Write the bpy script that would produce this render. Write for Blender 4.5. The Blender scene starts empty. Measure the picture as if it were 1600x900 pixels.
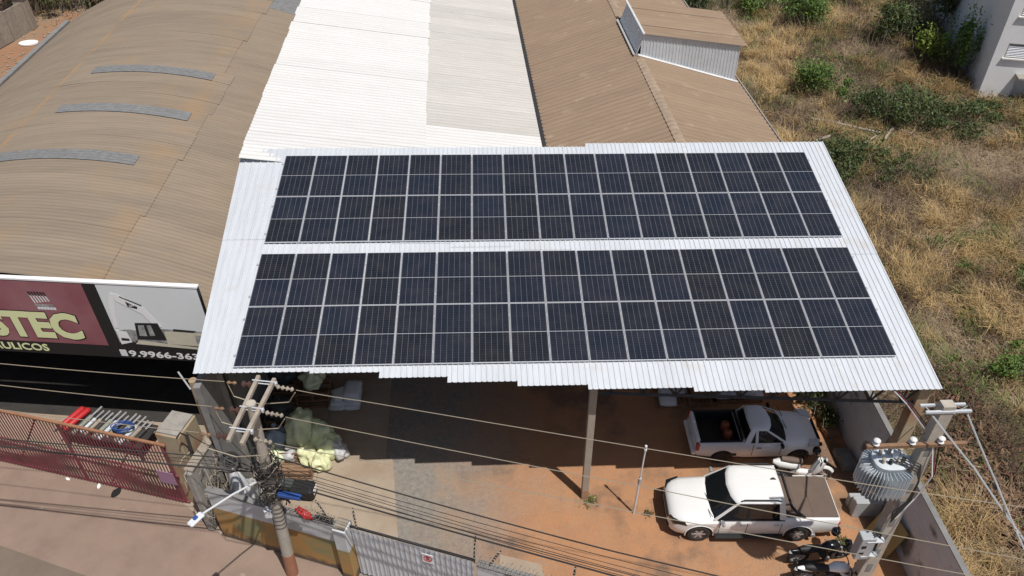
import bpy, bmesh, math, random
import numpy as np
from mathutils import Vector, Matrix, noise
random.seed(7)
rng = np.random.default_rng(11)
R = math.radians
sc = bpy.context.scene
COL = sc.collection

# ------------------------------------------------------------------ camera
cam_d = bpy.data.cameras.new('camera'); cam = bpy.data.objects.new('camera', cam_d); COL.objects.link(cam)
cam_d.sensor_width = 36.0; cam_d.lens = 1220.73 / 1600 * 36.0
cam_d.clip_start = 0.1; cam_d.clip_end = 3000
CM = ((0.99926683, -0.02872616, 0.02531024), (-0.03777676, -0.63235042, 0.77376086), (-0.00622223, -0.77414970, -0.63297198))
cam.matrix_world = Matrix(((CM[0][0], -CM[0][1], -CM[0][2], 0), (CM[1][0], -CM[1][1], -CM[1][2], 0), (CM[2][0], -CM[2][1], -CM[2][2], 22.5), (0, 0, 0, 1)))
sc.camera = cam
# ------------------------------------------------------------------ sky, sun, exposure
SUN_EL, SUN_AZ = R(67.5), R(-51.5)
w = bpy.data.worlds.new('World'); sc.world = w; w.use_nodes = True
nt = w.node_tree; bg = nt.nodes['Background']
sky = nt.nodes.new('ShaderNodeTexSky'); sky.sky_type = 'NISHITA'; sky.sun_disc = False
sky.sun_elevation = SUN_EL; sky.sun_rotation = R(141.5); sky.air_density = 1.0; sky.dust_density = 2.0
nt.links.new(sky.outputs[0], bg.inputs[0]); bg.inputs[1].default_value = 0.076
sd = bpy.data.lights.new('sun', 'SUN'); sd.energy = 4.6; sd.angle = R(0.55); sd.color = (1.0, 0.965, 0.915)
sun = bpy.data.objects.new('sun', sd); COL.objects.link(sun)
to_sun = Vector((math.cos(SUN_EL) * math.cos(SUN_AZ), math.cos(SUN_EL) * math.sin(SUN_AZ), math.sin(SUN_EL)))
sun.rotation_euler = to_sun.to_track_quat('Z', 'Y').to_euler(); sun.location = (10, -10, 40)
sc.view_settings.view_transform = 'Standard'; sc.view_settings.look = 'None'
sc.view_settings.exposure = -0.2; sc.view_settings.gamma = 1.0; sc.view_settings.use_curve_mapping = False

# ------------------------------------------------------------------ helpers
def rotm(rx=0, ry=0, rz=0):
    return (Matrix.Rotation(rz, 3, 'Z') @ Matrix.Rotation(ry, 3, 'Y') @ Matrix.Rotation(rx, 3, 'X'))
class MB:
    def __init__(s): s.v = []; s.f = []
    def add(s, vs, fs):
        n = len(s.v); s.v.extend([tuple(q) for q in vs]); s.f.extend([tuple(i + n for i in f) for f in fs]); return s
    def box(s, c, d, rot=None, bev=0.0):
        x, y, z = d[0] / 2, d[1] / 2, d[2] / 2
        if bev <= 0:
            vs = [Vector((a * x, b * y, e * z)) for e in (-1, 1) for b in (-1, 1) for a in (-1, 1)]
            fs = [(0, 2, 3, 1), (4, 5, 7, 6), (0, 1, 5, 4), (2, 6, 7, 3), (0, 4, 6, 2), (1, 3, 7, 5)]
        else:
            b = min(bev, x * .9, y * .9, z * .9)
            ring = lambda X, Y, Z, k: [Vector((X - k, -Y, Z)), Vector((X, -Y + k, Z)), Vector((X, Y - k, Z)), Vector((X - k, Y, Z)), Vector((-X + k, Y, Z)), Vector((-X, Y - k, Z)), Vector((-X, -Y + k, Z)), Vector((-X + k, -Y, Z))]
            vs = ring(x - b, y - b, -z, b * .5) + ring(x, y, -z + b, b) + ring(x, y, z - b, b) + ring(x - b, y - b, z, b * .5)
            fs = [tuple(range(7, -1, -1)), tuple(range(24, 32))]
            for k in range(3):
                for i in range(8):
                    j = (i + 1) % 8; fs.append((k * 8 + i, k * 8 + j, k * 8 + 8 + j, k * 8 + 8 + i))
        if rot is not None: vs = [rot @ q for q in vs]
        c = Vector(c); return s.add([q + c for q in vs], fs)
    def cyl(s, p0, p1, r0, r1=None, n=10, cap=True):
        r1 = r0 if r1 is None else r1
        p0 = Vector(p0); p1 = Vector(p1); d = (p1 - p0)
        if d.length < 1e-6: return s
        q = d.to_track_quat('Z', 'Y'); X = q @ Vector((1, 0, 0)); Y = q @ Vector((0, 1, 0))
        vs = []
        for p, r in ((p0, r0), (p1, r1)):
            for i in range(n):
                a = 2 * math.pi * i / n; vs.append(p + X * (r * math.cos(a)) + Y * (r * math.sin(a)))
        fs = [(i, (i + 1) % n, n + (i + 1) % n, n + i) for i in range(n)]
        if cap: fs += [tuple(range(n - 1, -1, -1)), tuple(range(n, 2 * n))]
        return s.add(vs, fs)
    def tube(s, path, r, n=6, closed=False, cap=True):
        path = [Vector(p) for p in path]; m = len(path); base = len(s.v); vs = []
        prev = None
        for k, p in enumerate(path):
            if closed: t = path[(k + 1) % m] - path[k - 1]
            else: t = path[min(k + 1, m - 1)] - path[max(k - 1, 0)]
            t = t.normalized()
            if prev is None:
                a = Vector((0, 0, 1)) if abs(t.z) < .9 else Vector((1, 0, 0)); X = t.cross(a).normalized()
            else: X = (prev - t * prev.dot(t)).normalized()
            prev = X; Y = t.cross(X); rr = r[k] if isinstance(r, (list, tuple)) else r
            for i in range(n):
                a = 2 * math.pi * i / n; vs.append(p + X * (rr * math.cos(a)) + Y * (rr * math.sin(a)))
        fs = []
        for k in range(m if closed else m - 1):
            k2 = (k + 1) % m
            for i in range(n):
                j = (i + 1) % n; fs.append((k * n + i, k * n + j, k2 * n + j, k2 * n + i))
        if cap and not closed: fs += [tuple(range(n - 1, -1, -1)), tuple(range((m - 1) * n, m * n))]
        return s.add(vs, fs)
    def lathe(s, prof, c=(0, 0, 0), n=16, rot=None):   # prof: (r,z)
        vs = []
        for r, z in prof:
            for i in range(n):
                a = 2 * math.pi * i / n; q = Vector((r * math.cos(a), r * math.sin(a), z))
                if rot is not None: q = rot @ q
                vs.append(q + Vector(c))
        fs = []
        for k in range(len(prof) - 1):
            for i in range(n):
                j = (i + 1) % n; fs.append((k * n + i, k * n + j, k * n + n + j, k * n + n + i))
        fs += [tuple(range(n - 1, -1, -1)), tuple(range((len(prof) - 1) * n, len(prof) * n))]
        return s.add(vs, fs)
    def prism(s, poly, z0, z1, xf=None):    # poly in xy extruded in z; xf maps a Vector
        n = len(poly); vs = [Vector((p[0], p[1], z)) for z in (z0, z1) for p in poly]
        if xf: vs = [xf(q) for q in vs]
        fs = [tuple(range(n - 1, -1, -1)), tuple(range(n, 2 * n))] + [(i, (i + 1) % n, n + (i + 1) % n, n + i) for i in range(n)]
        return s.add(vs, fs)
    def loft(s, rings, closed=True, caps=True):
        n = len(rings[0]); vs = [q for r in rings for q in r]; fs = []
        for k in range(len(rings) - 1):
            for i in range(n if closed else n - 1):
                j = (i + 1) % n; fs.append((k * n + i, k * n + j, k * n + n + j, k * n + n + i))
        if caps: fs += [tuple(range(n - 1, -1, -1)), tuple(range((len(rings) - 1) * n, len(rings) * n))]
        return s.add(vs, fs)
    def mesh(s, name, smooth=None, fix=True):
        me = bpy.data.meshes.new(name); me.from_pydata([tuple(q) for q in s.v], [], s.f)
        if fix:
            bm = bmesh.new(); bm.from_mesh(me); bmesh.ops.recalc_face_normals(bm, faces=bm.faces); bm.to_mesh(me); bm.free()
        if smooth is not None:
            me.shade_smooth(); me.set_sharp_from_angle(angle=R(smooth))
        me.update(); return me
def link(name, data, mat=None, parent=None, loc=None, rot=None):
    o = bpy.data.objects.new(name, data); COL.objects.link(o)
    if mat is not None and data is not None and not data.materials: data.materials.append(mat)
    if parent is not None: o.parent = parent
    if loc is not None: o.location = loc
    if rot is not None: o.rotation_euler = rot
    return o
def build(mb, name, mat, parent=None, smooth=None, loc=None, rot=None):
    return link(name, mb.mesh(name, smooth), mat, parent, loc, rot)
def tag(o, label=None, cat=None, group=None, kind=None):
    if label: o['label'] = label
    if cat: o['category'] = cat
    if group: o['group'] = group
    if kind: o['kind'] = kind
    return o
def thing(name, label, cat, loc=(0, 0, 0), rz=0.0, group=None):
    o = bpy.data.objects.new(name, None); COL.objects.link(o); o.location = loc; o.rotation_euler = (0, 0, rz); o.empty_display_size = .2
    return tag(o, label, cat, group)
def text_mesh(txt, size, name, extrude=0.004, offset=0.0, spacing=1.0):
    cu = bpy.data.curves.new('text_tmp', 'FONT'); cu.body = txt; cu.size = size; cu.extrude = extrude; cu.offset = offset; cu.space_character = spacing
    cu.resolution_u = 3
    o = bpy.data.objects.new('text_tmp', cu); COL.objects.link(o)
    dg = bpy.context.evaluated_depsgraph_get(); dg.update()
    me = bpy.data.meshes.new_from_object(o.evaluated_get(dg)); me.name = name; me.materials.clear()
    bpy.data.objects.remove(o); bpy.data.curves.remove(cu); return me
def fit_text(me, x0, x1, y0, y1):     # stretch text into a rectangle
    n = len(me.vertices); co = np.empty(n * 3, 'f'); me.vertices.foreach_get('co', co); co = co.reshape(-1, 3)
    lo = co.min(0); hi = co.max(0)
    co[:, 0] = x0 + (co[:, 0] - lo[0]) / (hi[0] - lo[0]) * (x1 - x0); co[:, 1] = y0 + (co[:, 1] - lo[1]) / (hi[1] - lo[1]) * (y1 - y0)
    me.vertices.foreach_set('co', co.ravel()); me.update(); return me
def boolean_cut(me, cutters):
    o = bpy.data.objects.new('bt', me); COL.objects.link(o); tmp = [o]
    for c in cutters:
        co = bpy.data.objects.new('bc', c); COL.objects.link(co); tmp.append(co)
        m = o.modifiers.new('b', 'BOOLEAN'); m.operation = 'DIFFERENCE'; m.solver = 'EXACT'; m.object = co
    dg = bpy.context.evaluated_depsgraph_get(); dg.update()
    r = bpy.data.meshes.new_from_object(o.evaluated_get(dg))
    for t in tmp: bpy.data.objects.remove(t)
    return r

# ------------------------------------------------------------------ materials
MATS = {}
def mat(name, c1, c2=None, scale=3.0, rough=.8, metal=0.0, bump=0.0, bscale=None, rnd=0.0, c3=None, s3=.35, spec=.5, lo=.35, hi=.7, stretch=None, coat=0.0, detail=8, t3=(.5, .7)):
    m = bpy.data.materials.new(name); m.use_nodes = True; t = m.node_tree; N = t.nodes; L = t.links; b = N['Principled BSDF']
    b.inputs['Roughness'].default_value = rough; b.inputs['Metallic'].default_value = metal
    b.inputs['Specular IOR Level'].default_value = spec; b.inputs['Coat Weight'].default_value = coat
    b.inputs['Base Color'].default_value = (*c1, 1); MATS[name] = m
    geo = N.new('ShaderNodeNewGeometry'); vec = geo.outputs['Position']
    if stretch:
        mp = N.new('ShaderNodeMapping'); mp.inputs['Scale'].default_value = stretch; L.new(vec, mp.inputs[0]); vec = mp.outputs[0]
    out = None
    if c2:
        n = N.new('ShaderNodeTexNoise'); n.inputs['Scale'].default_value = scale; n.inputs['Detail'].default_value = detail; n.inputs['Roughness'].default_value = .65; L.new(vec, n.inputs['Vector'])
        mr = N.new('ShaderNodeMapRange'); mr.inputs[1].default_value = lo; mr.inputs[2].default_value = hi; L.new(n.outputs[0], mr.inputs[0])
        mx = N.new('ShaderNodeMix'); mx.data_type = 'RGBA'; mx.inputs[6].default_value = (*c1, 1); mx.inputs[7].default_value = (*c2, 1); L.new(mr.outputs[0], mx.inputs[0]); out = mx.outputs[2]
        if c3:
            n3 = N.new('ShaderNodeTexNoise'); n3.inputs['Scale'].default_value = s3; n3.inputs['Detail'].default_value = 5; L.new(geo.outputs['Position'], n3.inputs['Vector'])
            m3 = N.new('ShaderNodeMapRange'); m3.inputs[1].default_value = t3[0]; m3.inputs[2].default_value = t3[1]; L.new(n3.outputs[0], m3.inputs[0])
            x3 = N.new('ShaderNodeMix'); x3.data_type = 'RGBA'; L.new(m3.outputs[0], x3.inputs[0]); L.new(out, x3.inputs[6]); x3.inputs[7].default_value = (*c3, 1); out = x3.outputs[2]
    if rnd > 0:
        oi = N.new('ShaderNodeObjectInfo'); r = N.new('ShaderNodeMapRange'); r.inputs[3].default_value = 1 - rnd; r.inputs[4].default_value = 1 + rnd; L.new(oi.outputs['Random'], r.inputs[0])
        h = N.new('ShaderNodeHueSaturation'); L.new(r.outputs[0], h.inputs['Value'])
        if out: L.new(out, h.inputs['Color'])
        else: h.inputs['Color'].default_value = (*c1, 1)
        out = h.outputs[0]
    if out: L.new(out, b.inputs['Base Color'])
    if bump > 0:
        n = N.new('ShaderNodeTexNoise'); n.inputs['Scale'].default_value = bscale or scale * 4; n.inputs['Detail'].default_value = 6; L.new(geo.outputs['Position'], n.inputs['Vector'])
        bp = N.new('ShaderNodeBump'); bp.inputs['Strength'].default_value = 1.0; bp.inputs['Distance'].default_value = bump; L.new(n.outputs[0], bp.inputs['Height']); L.new(bp.outputs[0], b.inputs['Normal'])
    return m
mat('soil', (.33, .17, .09), (.26, .145, .085), 1.3, .95, bump=.03, bscale=14, c3=(.27, .21, .14), s3=.25)
mat('field_soil', (.25, .185, .12), (.15, .105, .07), 1.1, .95, bump=.05, bscale=9, c3=(.27, .2, .115), s3=.3)
mat('street', (.285, .203, .157), (.215, .152, .117), .9, .9, bump=.008, bscale=30, c3=(.315, .228, .178), s3=.22, lo=.3)
mat('shaded_floor', (.03, .028, .026), (.055, .048, .042), 1.5, .7)  # near-black: the shade inside the warehouse front is put into this colour
mat('road', (.195, .148, .115), (.15, .115, .09), 1.1, .9, bump=.008, bscale=60)
mat('slab', (.385, .31, .235), (.31, .25, .19), 1.6, .9, bump=.004, bscale=50, c3=(.29, .2, .135), s3=.5)
mat('sheet_white', (.60, .63, .665), (.53, .55, .575), 2.2, .42, bump=0, rnd=.035, c3=(.50, .47, .42), s3=1.4, stretch=(3.5, .35, 1), t3=(.6, .95), spec=.5)
mat('fibre_white', (.68, .67, .65), (.62, .608, .585), 2.5, .75, rnd=.03, stretch=(.25, 3, 1))
mat('fibre_white_worn', (.55, .525, .485), (.48, .455, .42), 2.0, .8, rnd=.05, stretch=(.3, 2.5, 1), c3=(.5, .47, .43), s3=.6, t3=(.6, .85))
mat('fibre_tan', (.30, .212, .142), (.245, .172, .115), 2.0, .88, rnd=.05, stretch=(.3, 3, 1), c3=(.40, .31, .225), s3=1.2, t3=(.62, .85))
mat('fibre_brown', (.272, .214, .156), (.218, .172, .127), 1.3, .88, rnd=.06, stretch=(.22, 2.2, 1), c3=(.285, .205, .13), s3=.4, t3=(.55, .8))
mat('fibre_grey', (.225, .222, .22), (.13, .13, .132), 5, .8, stretch=(.8, 3, 1), rnd=.05)
mat('flash', (.7, .7, .7), (.55, .55, .54), 3, .5)
mat('galv', (.64, .67, .70), (.55, .58, .61), 3, .4, metal=.1, rnd=.04)
mat('alu', (.72, .73, .75), None, rough=.35, metal=.3)
mat('dark_steel', (.035, .037, .04), (.06, .05, .045), 4, .55, metal=.2)
mat('concrete', (.36, .335, .30), (.26, .24, .215), 3, .9, bump=.004, bscale=40, c3=(.22, .2, .18), s3=1.2)
mat('concrete_dark', (.25, .245, .235), (.17, .165, .16), 2, .9, bump=.004, bscale=30)
mat('concrete_warm', (.42, .34, .23), (.33, .255, .17), 2.5, .9, bump=.004, bscale=30, c3=(.34, .16, .08), s3=.8)
mat('plaster_white', (.88, .88, .88), (.82, .82, .825), .9, .85, bump=.003, bscale=20, c3=(.66, .65, .63), s3=.5, t3=(.6, .85))
mat('plaster_dirty', (.70, .685, .69), (.58, .56, .56), 1.2, .9, c3=(.21, .185, .165), s3=.8, t3=(.60, .67), bump=.004, bscale=25)
mat('pole_concrete', (.48, .43, .365), (.37, .33, .28), 5, .9, bump=.004, bscale=40)
mat('black', (.012, .012, .013), None, rough=.6)
mat('black_gloss', (.012, .012, .014), None, rough=.25)
mat('rubber', (.022, .021, .02), (.05, .043, .037), 8, .85)
mat('chrome', (.5, .5, .52), None, rough=.35, metal=.45)
mat('white_paint', (.80, .80, .79), (.775, .775, .765), 2, .3, coat=.6)
mat('silver_paint', (.86, .88, .90), (.84, .86, .88), 2, .3, coat=.5)
mat('glass_dark', (.012, .014, .016), None, rough=.06, spec=.6)
mat('brown_cover', (.15, .105, .08), (.12, .085, .066), 2, .7)
mat('red_lens', (.45, .02, .025), None, rough=.2)
mat('lamp_lens', (.6, .62, .64), None, rough=.15)
mat('red_paint', (.26, .065, .08), (.19, .05, .06), 3, .65, c3=(.09, .055, .04), s3=.9)
mat('red_rail', (.33, .165, .085), (.25, .11, .06), 3, .75)
mat('lilac', (.36, .2, .3), (.31, .17, .26), 2, .6)
mat('wood', (.28, .165, .095), (.2, .115, .068), 4, .85, rnd=.18, stretch=(1, 1, 1))
mat('wood_grey', (.36, .31, .25), (.26, .22, .175), 4, .9, rnd=.12)
mat('bag_green', (.76, .81, .56), (.64, .71, .44), 5, .35, rnd=.08, bump=.03, bscale=7)
mat('bag_yellow', (.74, .75, .46), (.66, .67, .38), 5, .35, rnd=.06, bump=.03, bscale=7)
mat('bag_blue', (.40, .48, .58), (.32, .39, .48), 5, .4, bump=.02, bscale=9)
mat('bag_white', (.6, .6, .6), (.48, .48, .48), 5, .55, rnd=.08, bump=.015, bscale=10)
mat('sack', (.76, .77, .79), (.64, .65, .67), 4, .7, rnd=.06, bump=.01, bscale=14)
mat('red', (.55, .03, .03), (.42, .025, .03), 6, .45)
mat('blue', (.03, .09, .32), (.025, .075, .26), 5, .5)
mat('wire', (.035, .032, .03), None, rough=.6)
mat('wire_pale', (.38, .32, .235), None, rough=.5, metal=.3)
mat('porcelain_brown', (.09, .045, .035), None, rough=.2)
mat('porcelain_white', (.75, .74, .72), None, rough=.25)
mat('tank_grey', (.68, .73, .76), (.6, .65, .68), 5, .45, metal=.1)
mat('box_grey', (.42, .44, .45), (.36, .38, .39), 4, .5)
mat('pvc', (.68, .69, .70), None, rough=.45)
mat('bark', (.13, .095, .065), (.085, .06, .042), 8, .95)
mat('stone', (.30, .225, .16), (.36, .30, .24), 6, .9, rnd=.1)
mat('maroon_print', (.25, .075, .095), (.33, .15, .165), .55, .45)
mat('letter', (.76, .79, .44), None, rough=.5)
mat('print_sky', (.76, .79, .80), (.72, .75, .765), 1, .5)
mat('print_cream', (.66, .62, .49), (.58, .54, .42), 3, .5)
mat('print_grey', (.16, .165, .165), (.5, .51, .5), 3, .5)
mat('white_flat', (.86, .86, .86), None, rough=.5)
mat('tarp', (.05, .065, .06), (.075, .085, .08), 3, .6)
mat('leaf_litter', (.16, .09, .055), (.24, .14, .08), 8, .9)
mat('green_plastic', (.05, .22, .06), None, rough=.4)
mat('yellow_board', (.40, .30, .12), (.3, .22, .09), 2, .8)
# ---- special materials
def yard_material():
    m = bpy.data.materials.new('yard'); m.use_nodes = True; t = m.node_tree; N = t.nodes; L = t.links; b = N['Principled BSDF']; b.inputs['Roughness'].default_value = .95
    g = N.new('ShaderNodeNewGeometry'); sx = N.new('ShaderNodeSeparateXYZ'); L.new(g.outputs['Position'], sx.inputs[0])
    def noise_n(s, d=6):
        n = N.new('ShaderNodeTexNoise'); n.inputs['Scale'].default_value = s; n.inputs['Detail'].default_value = d; n.inputs['Roughness'].default_value = .65; L.new(g.outputs['Position'], n.inputs['Vector']); return n.outputs[0]
    def rng_(v, a, b_, c=0, d=1):
        r = N.new('ShaderNodeMapRange'); r.inputs[1].default_value = a; r.inputs[2].default_value = b_; r.inputs[3].default_value = c; r.inputs[4].default_value = d; L.new(v, r.inputs[0]); return r.outputs[0]
    def mix(f, a, b_):
        x = N.new('ShaderNodeMix'); x.data_type = 'RGBA'; L.new(f, x.inputs[0])
        for i, q in ((6, a), (7, b_)):
            if isinstance(q, tuple): x.inputs[i].default_value = (*q, 1)
            else: L.new(q, x.inputs[i])
        return x.outputs[2]
    def math_(op, a, b_):
        q = N.new('ShaderNodeMath'); q.operation = op
        for i, v in ((0, a), (1, b_)):
            if isinstance(v, (int, float)): q.inputs[i].default_value = v
            else: L.new(v, q.inputs[i])
        return q.outputs[0]
    orange = mix(rng_(noise_n(1.1), .35, .7), (.44, .222, .108), (.36, .19, .102))
    orange = mix(rng_(noise_n(.35), .52, .75), orange, (.38, .235, .14))
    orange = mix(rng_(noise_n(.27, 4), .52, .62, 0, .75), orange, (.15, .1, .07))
    orange = mix(rng_(noise_n(9, 3), .56, .72, 0, .45), orange, (.42, .27, .175))
    grey = mix(rng_(noise_n(6), .35, .7), (.285, .255, .22), (.175, .163, .148))
    grey = mix(rng_(noise_n(.8), .48, .7), grey, (.31, .235, .17))
    # grey gravel apron where it was spread: x from -4 to about 0 with a ragged border
    wob = math_('MULTIPLY', math_('SUBTRACT', noise_n(.55), .5), 5.0)
    xx = math_('ADD', sx.outputs[0], wob)
    mask = rng_(xx, 1.7, -2.4)
    vor = N.new('ShaderNodeTexVoronoi'); vor.inputs['Scale'].default_value = 16; L.new(g.outputs['Position'], vor.inputs['Vector'])
    col = mix(mask, orange, grey)
    col = mix(rng_(vor.outputs['Distance'], .22, .08, 0, .28), col, (.44, .38, .31))
    L.new(col, b.inputs['Base Color'])
    bp = N.new('ShaderNodeBump'); bp.inputs['Distance'].default_value = .03; L.new(noise_n(12), bp.inputs['Height']); L.new(bp.outputs[0], b.inputs['Normal'])
    MATS['yard'] = m
yard_material()
def cell_material():
    m = bpy.data.materials.new('solar_cells'); m.use_nodes = True; t = m.node_tree; N = t.nodes; L = t.links; b = N['Principled BSDF']
    tc = N.new('ShaderNodeTexCoord'); sx = N.new('ShaderNodeSeparateXYZ'); L.new(tc.outputs['Object'], sx.inputs[0])
    def line(v, pitch, half):
        d = N.new('ShaderNodeMath'); d.operation = 'DIVIDE'; L.new(v, d.inputs[0]); d.inputs[1].default_value = pitch
        f = N.new('ShaderNodeMath'); f.operation = 'PINGPONG'; L.new(d.outputs[0], f.inputs[0]); f.inputs[1].default_value = .5
        g = N.new('ShaderNodeMath'); g.operation = 'LESS_THAN'; L.new(f.outputs[0], g.inputs[0]); g.inputs[1].default_value = half / pitch; return g.outputs[0]
    vx = line(sx.outputs[0], .1785, .0052); vy = line(sx.outputs[1], .0915, .0026)
    oi = N.new('ShaderNodeObjectInfo'); rr = N.new('ShaderNodeMix'); rr.data_type = 'RGBA'; L.new(oi.outputs['Random'], rr.inputs[0])
    rr.inputs[6].default_value = (.0115, .0135, .017, 1); rr.inputs[7].default_value = (.014, .018, .031, 1)
    a = N.new('ShaderNodeMix'); a.data_type = 'RGBA'; L.new(vy, a.inputs[0]); L.new(rr.outputs[2], a.inputs[6]); a.inputs[7].default_value = (.055, .06, .07, 1)
    c = N.new('ShaderNodeMix'); c.data_type = 'RGBA'; L.new(vx, c.inputs[0]); L.new(a.outputs[2], c.inputs[6]); c.inputs[7].default_value = (.125, .132, .145, 1)
    gd = N.new('ShaderNodeNewGeometry'); nd = N.new('ShaderNodeTexNoise'); nd.inputs['Scale'].default_value = 1.7; nd.inputs['Detail'].default_value = 8; nd.inputs['Roughness'].default_value = .7; L.new(gd.outputs['Position'], nd.inputs['Vector'])
    md = N.new('ShaderNodeMapRange'); md.inputs[1].default_value = .42; md.inputs[2].default_value = .75; md.inputs[3].default_value = 0; md.inputs[4].default_value = .06; L.new(nd.outputs[0], md.inputs[0])
    xd = N.new('ShaderNodeMix'); xd.data_type = 'RGBA'; L.new(md.outputs[0], xd.inputs[0]); L.new(c.outputs[2], xd.inputs[6]); xd.inputs[7].default_value = (.3, .255, .21, 1); c = xd
    L.new(c.outputs[2], b.inputs['Base Color']); b.inputs['Roughness'].default_value = .16; b.inputs['Specular IOR Level'].default_value = .45
    # a thin film of dust
    geo = N.new('ShaderNodeNewGeometry'); n = N.new('ShaderNodeTexNoise'); n.inputs['Scale'].default_value = .8; n.inputs['Detail'].default_value = 5; L.new(geo.outputs['Position'], n.inputs['Vector'])
    mr = N.new('ShaderNodeMapRange'); mr.inputs[1].default_value = .3; mr.inputs[2].default_value = .8; mr.inputs[3].default_value = .12; mr.inputs[4].default_value = .3; L.new(n.outputs[0], mr.inputs[0]); L.new(mr.outputs[0], b.inputs['Roughness'])
    MATS['cells'] = m
cell_material()
def front_wall_material():
    m = mat('front_wall', (.62, .63, .64), (.5, .5, .5), 2.2, .85, bump=.003, bscale=25)
    t = m.node_tree; N = t.nodes; L = t.links; b = N['Principled BSDF']; src = b.inputs['Base Color'].links[0].from_socket
    g = N.new('ShaderNodeNewGeometry'); sx = N.new('ShaderNodeSeparateXYZ'); L.new(g.outputs['Position'], sx.inputs[0])
    n = N.new('ShaderNodeTexNoise'); n.inputs['Scale'].default_value = 1.1; n.inputs['Detail'].default_value = 6; L.new(g.outputs['Position'], n.inputs['Vector'])
    low = N.new('ShaderNodeMix'); low.data_type = 'RGBA'; r = N.new('ShaderNodeMapRange'); r.inputs[1].default_value = .4; r.inputs[2].default_value = .62; L.new(n.outputs[0], r.inputs[0]); L.new(r.outputs[0], low.inputs[0])
    low.inputs[6].default_value = (.42, .235, .08, 1); low.inputs[7].default_value = (.24, .235, .115, 1)
    mk = N.new('ShaderNodeMapRange'); mk.inputs[1].default_value = 1.62; mk.inputs[2].default_value = 1.56; L.new(sx.outputs[2], mk.inputs[0])
    x = N.new('ShaderNodeMix'); x.data_type = 'RGBA'; L.new(mk.outputs[0], x.inputs[0]); L.new(src, x.inputs[6]); L.new(low.outputs[2], x.inputs[7])
    # mud splash along the foot
    z2 = N.new('ShaderNodeMath'); z2.operation = 'ADD'; L.new(sx.outputs[2], z2.inputs[0]); q = N.new('ShaderNodeMath'); q.operation = 'MULTIPLY'; q.inputs[1].default_value = -1.1; L.new(n.outputs[0], q.inputs[0]); L.new(q.outputs[0], z2.inputs[1])
    mk2 = N.new('ShaderNodeMapRange'); mk2.inputs[1].default_value = -.12; mk2.inputs[2].default_value = -.3; L.new(z2.outputs[0], mk2.inputs[0])
    y = N.new('ShaderNodeMix'); y.data_type = 'RGBA'; L.new(mk2.outputs[0], y.inputs[0]); L.new(x.outputs[2], y.inputs[6]); y.inputs[7].default_value = (.13, .095, .065, 1)
    L.new(y.outputs[2], b.inputs['Base Color'])
front_wall_material()

# ================================================================== SETTING
def sheet(name, poly, z, m):
    mb = MB(); mb.add([(x, y, z) for x, y in poly], [tuple(range(len(poly)))]); o = build(mb, name, MATS[m]); tag(o, kind='structure'); return o
sheet('ground', [(-700, -300), (700, -300), (700, 900), (-700, 900)], -.02, 'soil')
sheet('field_ground', [(12.85, -40), (120, -40), (120, 160), (12.85, 160)], -.012, 'field_soil')
def front_y(x): return 15.06 - .346 * (x + 9.04)
def gate_y(x): return 16.45 - .2917 * (x + 10.79)
sheet('street', [(-60, gate_y(-60)), (-10.79, 16.45), (-9.04, 15.06), (13, front_y(13)), (40, front_y(40)), (40, -40), (-60, -40)], -.008, 'street')
sheet('road', [(-60, 30.5), (-16.2, 15.0), (-13, 13.8), (-6.5, 10.6), (40, -5), (40, -39), (-60, -39)], -.004, 'road')
sheet('forecourt', [(-45, gate_y(-45)), (-10.79, 16.45), (-9.04, 15.06), (-8.7, 16.2), (-8.7, 51), (-45, 51)], -.004, 'slab')
sheet('workshop_floor_shade', [(-26, 21.9), (-8.85, 19.6), (-8.85, 50), (-26, 50)], .002, 'shaded_floor')  # dark sheet painting the shade behind the sign onto the floor
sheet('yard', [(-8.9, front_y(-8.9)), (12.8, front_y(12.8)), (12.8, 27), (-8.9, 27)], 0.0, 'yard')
# concrete hardstanding slabs with joints, each slab its own piece
yard_slab = None
slabs = [[(-8.6, 15.05), (-6.35, 14.3), (-6.35, 18.0), (-8.6, 18.0)], [(-8.6, 18.02), (-6.35, 18.02), (-6.35, 22.0), (-8.6, 22.0)], [(-8.6, 22.02), (-6.35, 22.02), (-6.35, 25.8), (-8.6, 25.8)],
         [(-6.33, 14.29), (-3.1, 13.2), (-3.75, 18.0), (-4.9, 18.03), (-6.33, 18.03)], [(-6.33, 18.05), (-4.0, 18.02), (-4.1, 22.0), (-6.33, 22.0)], [(-6.33, 22.02), (-4.1, 22.02), (-4.1, 25.8), (-6.33, 25.8)],
         [(-.1, 12.6), (1.5, 12.1), (1.3, 13.6), (.0, 14.0)]]
for i, p in enumerate(slabs):
    mb = MB(); mb.prism(p, .002, .022 + .003 * (i % 2)); o = build(mb, 'concrete_slab', MATS['slab']); tag(o, kind='structure')

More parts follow.
